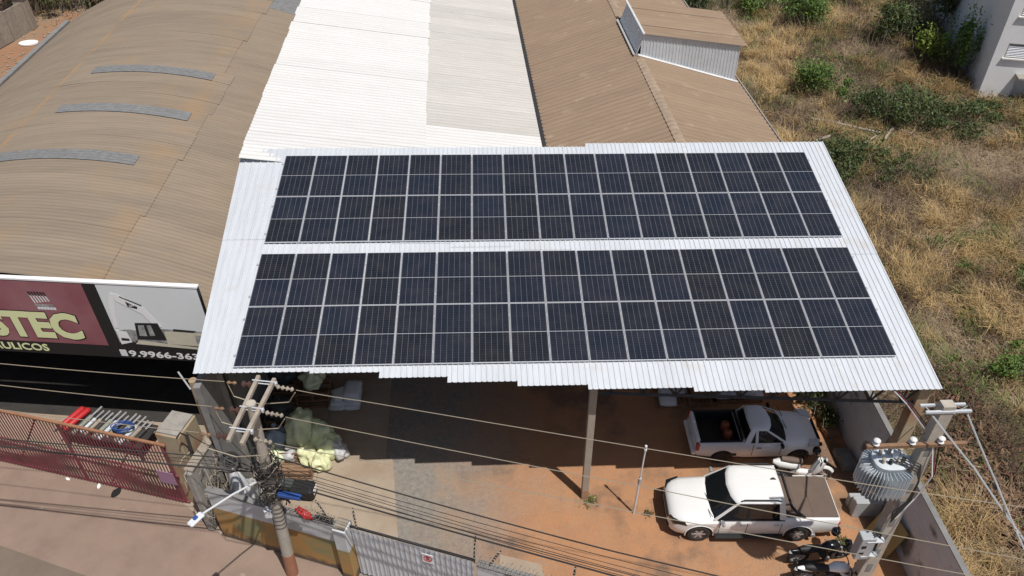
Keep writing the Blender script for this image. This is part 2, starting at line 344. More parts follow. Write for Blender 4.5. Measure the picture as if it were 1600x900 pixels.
# ================================================================== CARPORT ROOF (plane fitted to the array)
RO = Matrix(((0.99980593, 0.00301917, 0.01946746, -7.56177547), (0.0, 0.98818651, -0.15325604, 16.35310577), (-0.01970018, 0.15322630, 0.98799474, 6.47622663), (0, 0, 0, 1)))
def roofpt(u, v, n=0.0): return RO @ Vector((u, v, n))
PITCH = 1.154; PW = 1.134; PL = 2.278; L2 = 2 * PL + .02; GAP = .5386
SH = -.11
carport = thing('carport', 'open yard carport with white ribbed metal roof carrying the solar panels', 'carport', (-7.56, 16.35, 0))
inv = Matrix.Translation((7.56, -16.35, 0))
def rib_sheet(w0, v0, v1, n0, ribs=6, lean=0.0):
    # trapezoid ribs running up-slope; x from 0 to w0
    p = w0 / ribs; xs = []
    for k in range(ribs): xs += [(k * p, 0), (k * p + p * .62, 0), (k * p + p * .70, .024), (k * p + p * .90, .024), (k * p + p * .98, 0)]
    xs.append((w0, 0)); mb = MB(); vs = []
    for v, nn in ((v0, n0), (v1, n0 + .002)):
        for x, h in xs: vs.append((x + lean * v * (1 - x / w0), v, nn + h))
    n = len(xs); mb.add(vs, [(i, i + 1, n + i + 1, n + i) for i in range(n - 1)])
    return mb
sections = [(-1.15, 2.2, 3, -.14), (2.2, 4.22, 2, -.2), (4.22, 6.2, 2, -.41), (6.2, 8.22, 2, -.61), (8.22, 10.25, 2, -.78), (10.25, 13.3, 3, -.94), (13.3, 15.35, 2, -1.08), (15.35, 20.55, 5, -1.16)]
first = True
cache = {}
for (u0, u1, k, vf) in sections:
    for i in range(k):
        wdt = (u1 - u0) / k; ua = u0 + i * wdt; vr = 10.43 if ua > 10.4 else 10.22
        for (va, vb, nn) in ((vf, vf + 5.6, SH), (vf + 5.48, vr, SH + .016)):
            lean = -.055 if first else 0.0
            key = (round(wdt, 3), va, vb, lean)
            if key not in cache: cache[key] = rib_sheet(wdt + .02, va, vb, nn, lean=lean).mesh('roof_sheet')
            o = link('roof_sheet', cache[key], MATS['sheet_white'], carport)
            o.matrix_local = inv @ RO @ Matrix.Translation((ua, 0, random.uniform(0, .004)))
        first = False
# structure below: purlins, front truss, posts
mb = None
for v in (-.05, 1.9, 3.9, 5.9, 7.9, 9.8):
    mb = MB(); mb.box((9.7, v, SH - .06), (21.2, .07, .09))
    o = build(mb, 'purlin', MATS['dark_steel'], carport); o.matrix_local = inv @ RO
LX = [(-8.6, 17.6), (2.97, 16.1), (12.7, 15.55)]
def under(x, y): # roof underside height
    return 6.47622663 + (-(x + 7.56177547) * 0.01946746 + (y - 16.35310577) * 0.15325604) / 0.98799474 + SH - .14
def truss(a, b, nm, nb):
    za = under(*a); zb = under(*b)
    A = Vector((a[0], a[1], za)); B = Vector((b[0], b[1], zb)); dz = Vector((0, 0, -.82 if nm == 'b' else -.45)); off = Vector((7.56, -16.35, 0))
    m1 = MB(); m1.cyl(A + off, B + off, .07, n=4); build(m1, 'top_chord', MATS['dark_steel'], carport)
    m1 = MB(); m1.cyl(A + dz + off, B + dz + off, .065, n=4); build(m1, 'bottom_chord', MATS['dark_steel'], carport)
    for i in range(nb):
        p = A.lerp(B, i / nb); q = A.lerp(B, (i + .5) / nb); r = A.lerp(B, (i + 1) / nb)
        m1 = MB(); m1.cyl(p + off, q + dz + off, .045, n=4); m1.cyl(q + dz + off, r + off, .045, n=4); m1.cyl(q + dz + off, q + off, .03, n=4); build(m1, 'truss_web', MATS['dark_steel'], carport)
truss(LX[0], LX[1], 'a', 12); truss(LX[1], LX[2], 'b', 10)
for (x, y) in ((-3, 16.2), (2.97, 16.1), (8, 15.85), (12.7, 15.55)):   # rafters running back
    A = Vector((x, y, under(x, y))); B = Vector((x, 25.9, under(x, 25.9))); off = Vector((7.56, -16.35, -.02)); m1 = MB(); m1.cyl(A + off, B + off, .06, n=4); build(m1, 'rafter', MATS['dark_steel'], carport)
def post(x, y, a, b, m, nm='post', zt=None):
    z = (zt or under(x, y)) ; m1 = MB(); m1.box((x + 7.56, y - 16.35, z / 2 - .02), (a, b, z + .04), bev=.012); build(m1, nm, MATS[m], carport)
mat('post_concrete', (.40, .345, .28), (.33, .28, .225), 2.2, .9, bump=.003, bscale=30)
mat('post_foot', (.36, .2, .11), (.40, .28, .2), 4, .9)
post(2.95, 16.1, .23, .2, 'post_concrete'); post(12.72, 15.62, .36, .36, 'concrete_warm', zt=under(12.72, 15.62) - .02)
post(-8.35, 25.9, .22, .22, 'concrete'); post(2.95, 25.9, .22, .22, 'concrete'); post(12.55, 25.9, .22, .22, 'concrete')
m1 = MB(); m1.box((2.95 + 7.56, 16.1 - 16.35, .24), (.236, .206, .48), bev=.012); build(m1, 'stained_foot', MATS['post_foot'], carport)['label'] = 'mud stained foot of the concrete post'
# rear and left walls under the roof
wl = thing('division_wall', 'grey rendered wall closing the left side of the carport', 'wall', (-8.75, 16.2, 0))
m1 = MB(); m1.box((0, 4.85, 2.9), (.2, 9.7, 5.8)); build(m1, 'wall_face', MATS['concrete_dark'], wl)
for y in (1.35, 5.0, 8.5):
    m1 = MB(); m1.box((.06, y, 2.9), (.2, .26, 5.82)); build(m1, 'pilaster', MATS['concrete'], wl)
m1 = MB(); m1.tube([(.2, 1.62, 5.7), (.2, 1.62, .05)], .07, 8); build(m1, 'drain_pipe', MATS['tarp'], wl)
wr = thing('rear_wall', 'plain wall closing the back of the carport', 'wall', (2.0, 26.3, 0))
m1 = MB(); m1.box((0, 0, 2.9), (21.3, .2, 5.8)); build(m1, 'wall_face', MATS['concrete_dark'], wr)

# ================================================================== SOLAR PANELS
ORD = ['first', 'second', 'third', 'fourth', 'fifth', 'sixth', 'seventh', 'eighth', 'ninth', 'tenth', 'eleventh', 'twelfth', 'thirteenth', 'fourteenth', 'fifteenth', 'sixteenth', 'seventeenth']
def frame_mesh():
    mb = MB(); t = .014; h = .035
    mb.box((PW / 2, t / 2, -h / 2), (PW, t, h)); mb.box((PW / 2, PL - t / 2, -h / 2), (PW, t, h))
    mb.box((t / 2, PL / 2, -h / 2), (t, PL - 2 * t, h)); mb.box((PW - t / 2, PL / 2, -h / 2), (t, PL - 2 * t, h))
    return mb.mesh('panel_frame')
FR = frame_mesh()
def half(y0, y1):
    mb = MB(); mb.box((0, (y0 + y1) / 2 - y0 - .0, -.010), (PW - .05, y1 - y0, .008)); return mb.mesh('cell_field')
HALF = MB().box((0, 0, -.012), (PW - .03, PL / 2 - .021, .008)).mesh('cell_field')
BUS = MB().box((PW / 2, PL / 2, -.0115), (PW - .03, .012, .008)).mesh('centre_strip')
CLAMP = MB().box((0, 0, -.03), (.05, .06, .07), bev=.006).mesh('clamp')
RAIL = MB().box((.5 * PITCH, 0, -.06), (PITCH - .004, .045, .045)).mesh('mounting_rail')
rows = [(0, 'bottom row of the lower array'), (PL + .02, 'upper row of the lower array'), (L2 + GAP, 'lower row of the upper array'), (L2 + GAP + PL + .02, 'topmost row of the upper array')]
for r, (v0, rname) in enumerate(rows):
    for c in range(17):
        o = bpy.data.objects.new('solar_panel', None); COL.objects.link(o); o.empty_display_size = .2
        o.matrix_world = RO @ Matrix.Translation((c * PITCH, v0, random.uniform(-.003, .003))) @ Matrix.Rotation(random.uniform(-.0025, .0025), 4, 'Y') @ Matrix.Rotation(random.uniform(-.002, .002), 4, 'X')
        where = 'leftmost' if c == 0 else 'rightmost' if c == 16 else 'middle' if c == 8 else (ORD[c] + ' from left') if c < 8 else (ORD[16 - c] + ' from right')
        tag(o, 'dark solar panel, %s in the %s' % (where, rname), 'solar panel', 'solar panels on the carport roof')
        link('frame', FR, MATS['alu'], o)
        for k in (0, 1): link('cell_field', HALF, MATS['cells'], o, loc=(PW / 2, PL * (.25 + .5 * k) + (.0035 if k == 0 else -.0035), 0))
        link('centre_strip', BUS, MATS['alu'], o)
        for q in (.45, 1.83): link('mounting_rail', RAIL, MATS['alu'], o, loc=(0, q, 0))
        if c == 0:
            for q in (.45, 1.83): link('end_clamp', CLAMP, MATS['alu'], o, loc=(-.05, q, 0))
        if c == 16:
            for q in (.45, 1.83): link('end_clamp', CLAMP, MATS['alu'], o, loc=(PW + .04, q, 0))

# ================================================================== CORRUGATED ROOFS
def wave_sheet(path, wdt, waves, amp=.024, seg=6, shear=0.0):
    # path: list of (x,z) across; corrugation waves along y from 0 to wdt
    mb = MB(); n = waves * seg + 1; vs = []; m = len(path)
    for j in range(n):
        y = wdt * j / (n - 1); h = amp * math.cos(2 * math.pi * waves * j / (n - 1))
        for (x, z) in path: vs.append((x, y + shear * (x - 6.9), z + h))
    fs = [(j * m + i, j * m + i + 1, (j + 1) * m + i + 1, (j + 1) * m + i) for j in range(n - 1) for i in range(m - 1)]
    mb.add(vs, fs); return mb.mesh('roof_sheet', smooth=60, fix=False)
def seam_stain():
    m = MATS['fibre_brown']; t = m.node_tree; N = t.nodes; L = t.links; b = N['Principled BSDF']; src = b.inputs['Base Color'].links[0].from_socket
    g = N.new('ShaderNodeNewGeometry'); sx = N.new('ShaderNodeSeparateXYZ'); L.new(g.outputs['Position'], sx.inputs[0])
    n = N.new('ShaderNodeTexNoise'); n.inputs['Scale'].default_value = .8; n.inputs['Detail'].default_value = 6; L.new(g.outputs['Position'], n.inputs['Vector'])
    def band(x0, hw, amt):
        d = N.new('ShaderNodeMath'); d.operation = 'SUBTRACT'; L.new(sx.outputs[0], d.inputs[0]); d.inputs[1].default_value = x0
        a = N.new('ShaderNodeMath'); a.operation = 'ABSOLUTE'; L.new(d.outputs[0], a.inputs[0])
        r = N.new('ShaderNodeMapRange'); r.inputs[1].default_value = hw; r.inputs[2].default_value = hw * .3; r.inputs[4].default_value = amt; L.new(a.outputs[0], r.inputs[0])
        k = N.new('ShaderNodeMapRange'); k.inputs[1].default_value = .35; k.inputs[2].default_value = .6; L.new(n.outputs[0], k.inputs[0])
        q = N.new('ShaderNodeMath'); q.operation = 'MULTIPLY'; L.new(r.outputs[0], q.inputs[0]); L.new(k.outputs[0], q.inputs[1]); return q.outputs[0]
    for x0, hw, amt in ((-19.72, .2, .6), (-12.75, .75, .28)):
        x = N.new('ShaderNodeMix'); x.data_type = 'RGBA'; L.new(band(x0, hw, amt), x.inputs[0]); L.new(src, x.inputs[6]); x.inputs[7].default_value = (.36, .215, .10, 1); src = x.outputs[2]
    L.new(src, b.inputs['Base Color'])
seam_stain()
# ---- long vaulted warehouse on the left
XC, HALFW, APEX, EAVE = -16.0, 10.0, 7.4, 4.5
VSH = -.13
def vz(x): return APEX - (APEX - EAVE) * ((x - XC) / HALFW) ** 2
vault = thing('vaulted_warehouse', 'long warehouse with dusty brown barrel vault roof behind the maroon sign', 'warehouse', (-16, 19.1, 0))
def arc(x0, x1, k, dz): return [(x - XC, vz(x) + dz) for x in np.linspace(x0, x1, k)]
V_L = wave_sheet(arc(-26.25, -19.6, 10, 0), 1.0, 5, amp=.011, shear=VSH); V_M = {}
for q in range(4): V_M[q] = wave_sheet(arc(-19.85, -12.15 + (q - 1.5) * .16, 14, .022), 1.0, 5, amp=.011, shear=VSH)
V_R = wave_sheet(arc(-12.45, -8.65, 7, 0), 1.0, 5, amp=.011, shear=VSH); V_S = wave_sheet(arc(-18.5, -12.7, 11, .05), .74, 4, amp=.014, shear=VSH)
V_S3 = wave_sheet(arc(-20.4, -13.6, 12, .05), .74, 4, amp=.014, shear=VSH)
sky_rows = {8: 0, 12: 0, 16: 0}
for j in range(29):
    y = j * 1.0
    link('roof_sheet', V_L, MATS['fibre_brown'], vault, loc=(0, y, random.uniform(0, .006)))
    link('roof_sheet', V_M[(j // 4) % 4], MATS['fibre_brown'], vault, loc=(random.uniform(-.03, .03), y, random.uniform(0, .006)))
    if j < 25: link('roof_sheet', V_R, MATS['fibre_brown'], vault, loc=(0, y, random.uniform(0, .006)))
    else: link('grey_sheet', V_R, None, vault, loc=(0, y, random.uniform(0, .006)))
    if j in sky_rows: link('skylight_sheet', V_S if j > 8 else V_S3, MATS['fibre_grey'], vault, loc=(0, y - 1.0, 0))['label'] = 'weathered grey skylight sheet across the vault'
for o in [c for c in vault.children if c.name.startswith('grey_sheet')]:
    o.data = o.data.copy(); o.data.materials.clear(); o.data.materials.append(MATS['fibre_grey'])
m1 = MB(); m1.box((-9.9, 16.6, 2.22), (.2, 28.6, 4.44)); build(m1, 'side_wall', MATS['plaster_dirty'], vault)
m1 = MB(); m1.box((-10.42, 16.5, 4.4), (.3, 29, .16)); build(m1, 'eave_gutter', MATS['concrete_dark'], vault)
m1 = MB(); m1.box((7.02, 18.2, 2.9), (.2, 27.4, 5.8)); build(m1, 'side_wall', MATS['concrete_dark'], vault)
m1 = MB(); m1.prism([(-9.8, 0)] + [(x - XC, vz(x) - .08) for x in np.linspace(-25.8, -9.1, 14)] + [(6.9, 0)], 0, .2, xf=lambda q: Vector((q.x, 28.7 + q.z + VSH * (q.x - 6.9), q.y))); build(m1, 'rear_wall', MATS['concrete_dark'], vault)
m1 = MB(); m1.prism([(x - XC, vz(x) - .09) for x in np.linspace(-25.8, -9.1, 14)] + [(x - XC, 0) for x in (-9.1, -25.8)], 0, .12, xf=lambda q: Vector((q.x, 9.0 + q.z + VSH * (q.x - 6.9), q.y))); build(m1, 'inner_gable', MATS['concrete_dark'], vault)
for x in (-9.7, 6.6):
    m1 = MB(); m1.box((x, .5 + VSH * (x - 6.9), 2.1), (.28, .28, 4.2)); build(m1, 'front_column', MATS['concrete_dark'], vault)
# ---- white shed and tan gable shed share a skew of 1.9 degrees
SK = R(1.9)
shed = thing('white_roofed_shed', 'shed with bright white corrugated single pitch roof behind the solar array', 'shed', (-9.17, 25.6, 0), SK)
def lin(x0, z0, x1, z1, k=3): return [(x0 + (x1 - x0) * i / (k - 1), z0 + (z1 - z0) * i / (k - 1)) for i in range(k)]
def wz(x): return 8.06 - x * (1.9 / 11.6)
W1 = wave_sheet(lin(-.02, wz(-.02) + .03, 6.75, wz(6.75) + .03), 1.05, 4, amp=.016, seg=8); W2 = wave_sheet(lin(6.6, wz(6.6), 11.58, wz(11.58)), 1.05, 4, amp=.016, seg=8)
for j in range(34):
    y = j * 1.05
    link('roof_sheet', W1, MATS['fibre_white'], shed, loc=(random.uniform(-.05, .05), y, random.uniform(0, .007)))
    o = link('roof_sheet', W2 if j < 4 else (W2b if j > 4 else W2.copy()), MATS['fibre_white'], shed, loc=(0, y, random.uniform(0, .006)))
    if j == 4:
        W2b = o.data; W2b.materials.clear(); W2b.materials.append(MATS['fibre_white_worn'])
m1 = MB(); m1.box((.25, 18.0, 3.9), (.2, 35.5, 7.8)); build(m1, 'side_wall', MATS['plaster_dirty'], shed)
m1 = MB(); m1.box((5.8, 35.6, 3.0), (11.2, .2, 6.0)); build(m1, 'rear_wall', MATS['plaster_dirty'], shed)
gut = MB(); gut.box((11.72, 18.2, 5.98), (.24, 35.6, .12)); build(gut, 'valley_gutter', MATS['dark_steel'], shed)
tan = thing('tan_gable_shed', 'long shed with tan corrugated gable roof and raised ventilation hood', 'shed', (-9.17, 25.6, 0), SK)
RX, RZ, EZ = 16.72, 7.6, 6.02
T1 = wave_sheet(lin(11.78, EZ + .02, RX, RZ), 1.05, 3, amp=.022, seg=10); T2 = wave_sheet(lin(RX, RZ, 21.85, EZ), 1.05, 3, amp=.022, seg=10)
RC = MB()
CAPM = wave_sheet([(RX - .2, RZ - .05), (RX - .05, RZ + .0), (RX + .05, RZ + .0), (RX + .2, RZ - .05)], 1.05, 3, amp=.022, seg=10)
for j in range(34):
    y = .25 + j * 1.05
    link('roof_sheet', T1, MATS['fibre_tan'], tan, loc=(0, y, random.uniform(0, .006)))
    link('roof_sheet', T2, MATS['fibre_tan'], tan, loc=(0, y, random.uniform(0, .006)))
    if not (8.6 < y < 12.9): link('ridge_cap', CAPM, None, tan, loc=(0, y, .03))
mat('ridge_tan', (.36, .28, .205), (.27, .19, .13), 3, .88, rnd=.06)
CAPM.materials.append(MATS['ridge_tan'])
m1 = MB(); m1.box((21.5, 18.6, 2.9), (.2, 35.2, 5.8)); build(m1, 'side_wall', MATS['plaster_dirty'], tan)
m1 = MB(); m1.box((12.0, 18.6, 2.9), (.2, 35.2, 5.8)); build(m1, 'side_wall', MATS['plaster_dirty'], tan)
m1 = MB(); m1.prism([(11.9, 0), (21.6, 0), (21.6, 5.88), (RX, RZ - .1), (11.9, 5.88)], 0, .2, xf=lambda q: Vector((q.x, 36.3 + q.z, q.y))); build(m1, 'gable_wall', MATS['plaster_dirty'], tan)
m1 = MB(); m1.box((21.9, 18.7, 6.0), (.06, 35.6, .14)); build(m1, 'eave_trim', MATS['concrete'], tan)
# raised hood: lid sheets, ribbed front and end cladding
HY0, HY1 = 9.2, 13.7
HX0, HX1, HZ0, HZ1 = 16.95, 21.95, 8.62, 7.86
LID = wave_sheet(lin(HX0 - .1, HZ0 + .02, HX1, HZ1), (HY1 - HY0) / 4 + .01, 3, amp=.022, seg=10)
for j in range(4): link('hood_roof_sheet', LID, MATS['fibre_tan'], tan, loc=(0, HY0 - .12 + j * ((HY1 - HY0 + .1) / 4), .01 * (j % 2)))
def clad(p00, p10, p11, p01, n, d):
    # ribbed quad panel, ribs run from bottom to top
    p00, p10, p11, p01 = map(Vector, (p00, p10, p11, p01)); d = Vector(d); mb = MB(); vs = []; ts = []
    for k in range(n):
        for a, h in ((0, 0), (.6, 0), (.68, .022), (.9, .022), (.98, 0)): ts.append(((k + a) / n, h))
    ts.append((1, 0))
    for t, h in ts: vs.append(p00.lerp(p10, t) + d * h)
    for t, h in ts: vs.append(p01.lerp(p11, t) + d * h)
    m = len(ts); mb.add(vs, [(i, i + 1, m + i + 1, m + i) for i in range(m - 1)]); return mb
def tz(x): return RZ - (x - RX) * (RZ - EZ) / (21.85 - RX)
for k in range(5):
    a = 16.8 + k * .96; b = a + .96; la = max(0, a - HX0) / 5 ; 
    build(clad((a, HY0, tz(a)), (b, HY0, tz(b)), (b, HY0, HZ0 - (b - HX0) * .152), (a, HY0, HZ0 - (a - HX0) * .152), 6, (0, -1, 0)), 'front_cladding_sheet', MATS['galv'], tan)
for k in range(4):
    a = HY0 + k * 1.11; b = a + 1.11
    build(clad((16.62, b, RZ), (16.62, a, RZ), (HX0, a, HZ0), (HX0, b, HZ0), 6, (-1, 0, .3)), 'side_cladding_sheet', MATS['galv'], tan)
m1 = MB(); m1.box((HX0 - .1, (HY0 + HY1) / 2, HZ0 + .05), (.1, HY1 - HY0 + .3, .05)); build(m1, 'hood_edge_trim', MATS['flash'], tan)
m1 = MB(); m1.tube([(16.66, HY0 - .12, tz(16.7) + .05), (21.7, HY0 - .12, tz(21.7) + .05)], .06, 4); build(m1, 'front_flashing', MATS['flash'], tan)
m1 = MB(); m1.tube([(16.5, HY0, RZ + .04), (16.5, HY1, RZ + .04)], .05, 4); build(m1, 'side_flashing', MATS['flash'], tan)
m1 = MB(); m1.prism([(16.7, tz(16.7)), (21.7, tz(21.7)), (21.7, HZ1 - .05), (HX0, HZ0 - .05)], 0, .1, xf=lambda q: Vector((q.x, HY1 - .1 + q.z, q.y))); build(m1, 'back_panel', MATS['galv'], tan)
# ---- white building upper right
bang = math.atan2(-.267, .963)
wbld = thing('white_building', 'white rendered building with louvred windows beyond the overgrown field', 'building', (31.49, 45.52, 0), bang)
mb = MB(); mb.box((7, 8, 5.0), (14, 16, 10.0)); wm = mb.mesh('wall')
cuts = []
wins = [(.62, 2.72, 2.2, .9), (3.8, 2.72, 2.0, .9), (.62, 5.3, 2.2, .95), (3.8, 5.3, 2.0, .95)]
for (x, z, ww, hh) in wins: cuts.append(MB().box((x + ww / 2, .0, z + hh / 2), (ww, .5, hh)).mesh('c'))
cuts.append(MB().box((3.0, 0, .8), (2.4, 1.6, 1.75)).mesh('c'))
wm = boolean_cut(wm, cuts); wm.materials.clear()
link('wall', wm, MATS['plaster_white'], wbld)
for (x, z, ww, hh) in wins:
    fr = MB(); fr.box((x + ww / 2, .06, z + .03), (ww, .1, .06)); fr.box((x + ww / 2, .06, z + hh - .03), (ww, .1, .06)); fr.box((x + .03, .06, z + hh / 2), (.06, .1, hh - .12)); fr.box((x + ww - .03, .06, z + hh / 2), (.06, .1, hh - .12))
    wo = build(fr, 'window', MATS['concrete'], wbld)
    for k in range(7):
        sl = MB(); sl.box((x + ww / 2, .08, z + .12 + k * (hh - .2) / 7), (ww - .13, .012, .12), rot=rotm(rx=R(-38))); build(sl, 'louvre_slat', MATS['alu'], wo)
    sb = MB(); sb.box((x + ww / 2, -.04, z - .05), (ww + .2, .16, .07)); build(sb, 'sill', MATS['plaster_dirty'], wo)
    bk = MB(); bk.box((x + ww / 2, .2, z + hh / 2), (ww - .02, .02, hh - .02)); build(bk, 'pane', MATS['glass_dark'], wo)
m1 = MB(); m1.box((3.0, -.35, 1.72), (2.7, .8, .1)); build(m1, 'canopy_slab', MATS['concrete'], wbld)
# ================================================================== SIGN over the warehouse front
sang = math.atan2(-.12, .993)
sign = thing('shop_sign', 'wide maroon and white printed fascia sign above the dark warehouse front', 'sign', (-9.1, 19.0, 0), sang)
def S3(q): return Vector((q.x, -q.z, q.y))     # (s, height) sheet, z = proud of the face
def flat(poly, m, nm, d0, d1, parent=sign): return build(MB().prism(poly, d0, d1, xf=S3), nm, MATS[m], parent)
flat([(-17, 4.08), (0, 4.08), (0, 7.3), (-17, 7.3)], 'black', 'backing', -.12, 0)
flat([(-17, 4.62), (-3.75, 4.62), (-3.75, 7.27), (-17, 7.27)], 'maroon_print', 'maroon_panel', 0, .006)
flat([(-3.3, 4.55), (-.03, 4.55), (-.03, 7.27), (-3.3, 7.27)], 'print_sky', 'photo_panel', 0, .006)
flat([(-17, 7.3), (0, 7.3), (0, 7.36), (-17, 7.36)], 'white_flat', 'top_trim', -.14, .02)
def put_text(txt, x0, x1, z0, z1, m, nm, d, off=0.0, parent=sign):
    me = text_mesh(txt, 1.0, nm, extrude=.003, offset=off); fit_text(me, x0, x1, z0, z1); o = link(nm, me, MATS[m], parent); o.rotation_euler = (R(90), 0, 0); o.location = (0, -d, 0); return o
put_text('STEC', -7.75, -4.40, 4.78, 6.02, 'black', 'letter_outline', .011, .06)
put_text('STEC', -7.70, -4.45, 4.82, 5.98, 'letter', 'lettering', .016, .045)
put_text('AULICOS', -7.95, -5.95, 4.2, 4.52, 'letter', 'lettering', .006, .02)
put_text('9.9966-3637', -3.15, -.42, 4.16, 4.44, 'white_flat', 'lettering', .006, .02)
flat([(-3.45, 4.17), (-3.22, 4.17), (-3.22, 4.45), (-3.45, 4.45)], 'print_sky', 'phone_mark', 0, .008)
# hydraulic valve emblem above the lettering
for k in range(6):
    flat([(-5.62 + k * .1, 6.36 + .02 * k), (-5.58 + k * .1, 6.36 + .02 * k), (-5.64 + k * .1, 6.72), (-5.68 + k * .1, 6.72)], 'print_sky', 'emblem_lever', .007, .012)
    flat([(-5.66 + k * .1, 6.68), (-5.60 + k * .1, 6.68), (-5.63 + k * .1, 6.84), (-5.69 + k * .1, 6.84)], 'black', 'emblem_knob', .007, .014)
    flat([(-5.6 + k * .105, 6.1), (-5.51 + k * .105, 6.1), (-5.51 + k * .105, 6.2), (-5.6 + k * .105, 6.2)], 'print_sky', 'emblem_block', .007, .012)
    flat([(-5.64 + k * .105, 6.22), (-5.55 + k * .105, 6.22), (-5.55 + k * .105, 6.32), (-5.64 + k * .105, 6.32)], 'print_grey', 'emblem_block', .007, .012)
# printed picture of an excavator
P = lambda poly, m, nm, d: flat(poly, m, nm, d, d + .003)
P([(-3.3, 4.62), (-3.3, 5.32), (-2.8, 5.42), (-2.4, 5.36), (-2.0, 5.5), (-1.2, 5.52), (-.7, 5.46), (-.03, 5.5), (-.03, 4.62)], 'print_grey', 'print_hills', .008)
P([(-3.3, 4.56), (-3.3, 4.80), (-2.9, 4.86), (-2.3, 4.8), (-.03, 4.72), (-.03, 4.56)], 'black', 'print_ground', .0115)
P([(-3.25, 5.45), (-3.1, 6.55), (-2.92, 6.95), (-2.82, 6.95), (-2.88, 6.6), (-3.05, 5.95), (-3.12, 5.45)], 'white_flat', 'print_boom_arm', .0115)
P([(-2.9, 6.93), (-2.72, 6.92), (-2.0, 6.42), (-1.62, 5.62), (-1.8, 5.5), (-2.12, 6.12), (-2.82, 6.62)], 'white_flat', 'print_boom', .015)
P([(-2.52, 6.62), (-2.18, 6.42), (-2.22, 6.33), (-2.5, 6.42)], 'black', 'print_badge', .019)
put_text('CAT', -2.44, -2.27, 6.42, 6.5, 'white_flat', 'print_badge_letters', .0245)
P([(-2.64, 6.84), (-2.02, 6.5), (-2.04, 6.46), (-2.66, 6.8)], 'black', 'print_cylinder', .019)
P([(-2.62, 5.0), (-2.5, 5.72), (-1.72, 5.76), (-1.62, 5.02)], 'black', 'print_cab', .019)
P([(-2.5, 5.16), (-2.42, 5.62), (-2.22, 5.64), (-2.24, 5.16)], 'print_grey', 'print_cab_window', .0225)
P([(-2.14, 5.18), (-2.12, 5.64), (-1.98, 5.65), (-1.96, 5.2)], 'print_grey', 'print_cab_window', .0225)
P([(-1.64, 4.86), (-1.6, 5.4), (-1.2, 5.44), (-.35, 5.4), (-.2, 5.25), (-.2, 4.8)], 'print_cream', 'print_engine_cover', .0185)
P([(-1.3, 5.44), (-.62, 5.42), (-.5, 5.5), (-1.25, 5.54)], 'black', 'print_cover_top', .0225)
P([(-.62, 4.95), (-.34, 4.93), (-.32, 5.3), (-.6, 5.32)], 'print_grey', 'print_vent', .0225)
P([(-2.85, 4.60), (-2.7, 4.92), (-1.4, 4.88), (-.2, 4.80), (-.1, 4.58)], 'black', 'print_track', .0115 + .004)
P([(-2.75, 4.78), (-2.6, 4.95), (-.35, 4.74), (-.45, 4.66)], 'print_cream', 'print_track_guard', .0225)
P([(-3.26, 4.72), (-3.26, 5.36), (-2.9, 5.3), (-2.86, 4.84)], 'white_flat', 'print_bucket', .015)
P([(-3.2, 4.9), (-3.18, 5.02), (-2.92, 5.0), (-2.92, 4.9)], 'black', 'print_bucket_gap', .019)

# ================================================================== STREET FRONT
def frame2(p0, d):   # local frame along a frontage
    a = math.atan2(d[1], d[0]); return a
FA = math.atan2(-.327, .945)
fwall = thing('street_wall', 'low street wall with white upper band and ochre stained lower half', 'wall', (-9.04, 15.06, 0), FA)
build(MB().box((2.22, .1, 1.2), (4.44, .18, 2.4), bev=.01), 'wall_face', MATS['front_wall'], fwall)
build(MB().box((2.22, .1, 2.425), (4.5, .2, .05)), 'coping', MATS['concrete_dark'], fwall)
pier = thing('gate_pier', 'white and green painted gate pier beside the grey metal gate', 'gate pier', (-9.04, 15.06, 0), FA)
build(MB().box((4.66, .02, 1.3), (.42, .46, 2.6), bev=.015), 'shaft', MATS['front_wall'], pier)
build(MB().box((4.66, .02, 2.63), (.34, .38, .06)), 'cap', MATS['wood_grey'], pier)
ggate = thing('sheet_metal_gate', 'grey ribbed sheet metal gate at the yard entrance', 'gate', (-9.04, 15.06, 0), FA)
for k in range(4):
    a = 4.92 + k * .96
    build(clad((a, .06, .1), (a + .95, .06, .1), (a + .95, .06, 2.5), (a, .06, 2.5), 6, (0, -1.3, 0)), 'gate_sheet', MATS['galv'], ggate)
fr = MB(); fr.box((6.84, .1, 2.53), (3.9, .06, .06)); fr.box((6.84, .1, .08), (3.9, .06, .06)); fr.box((6.84, .1, 1.3), (3.9, .05, .05))
build(fr, 'gate_frame', MATS['dark_steel'], ggate)
sg = thing('no_parking_plate', 'small white plate with red barred ring on the grey metal gate', 'sign', (-9.04, 15.06, 0), FA)
build(MB().box((7.36, -.0, 2.1), (.36, .012, .44)), 'plate', MATS['white_flat'], sg)
ring = [(7.36 + .12 * math.cos(a), -.012, 2.12 + .12 * math.sin(a)) for a in np.linspace(0, 2 * math.pi, 20, endpoint=False)]
build(MB().tube(ring, .014, 4, closed=True).box((7.36, -.012, 2.12), (.23, .008, .022), rot=rotm(ry=R(45))), 'red_ring', MATS['red'], sg)
me = text_mesh('E', .2, 'letter'); fit_text(me, 7.31, 7.41, 2.05, 2.19); o = link('letter', me, MATS['black'], sg); o.rotation_euler = (R(90), 0, 0); o.location = (0, -.009, 0)
w2 = thing('white_street_wall', 'white street wall continuing to the right of the grey metal gate', 'wall', (-9.04, 15.06, 0), FA)
build(MB().box((13.0, .1, 1.2), (8.3, .18, 2.4), bev=.01), 'wall_face', MATS['plaster_dirty'], w2)
build(MB().box((13.0, .1, 2.425), (8.3, .2, .05)), 'coping', MATS['concrete_dark'], w2)
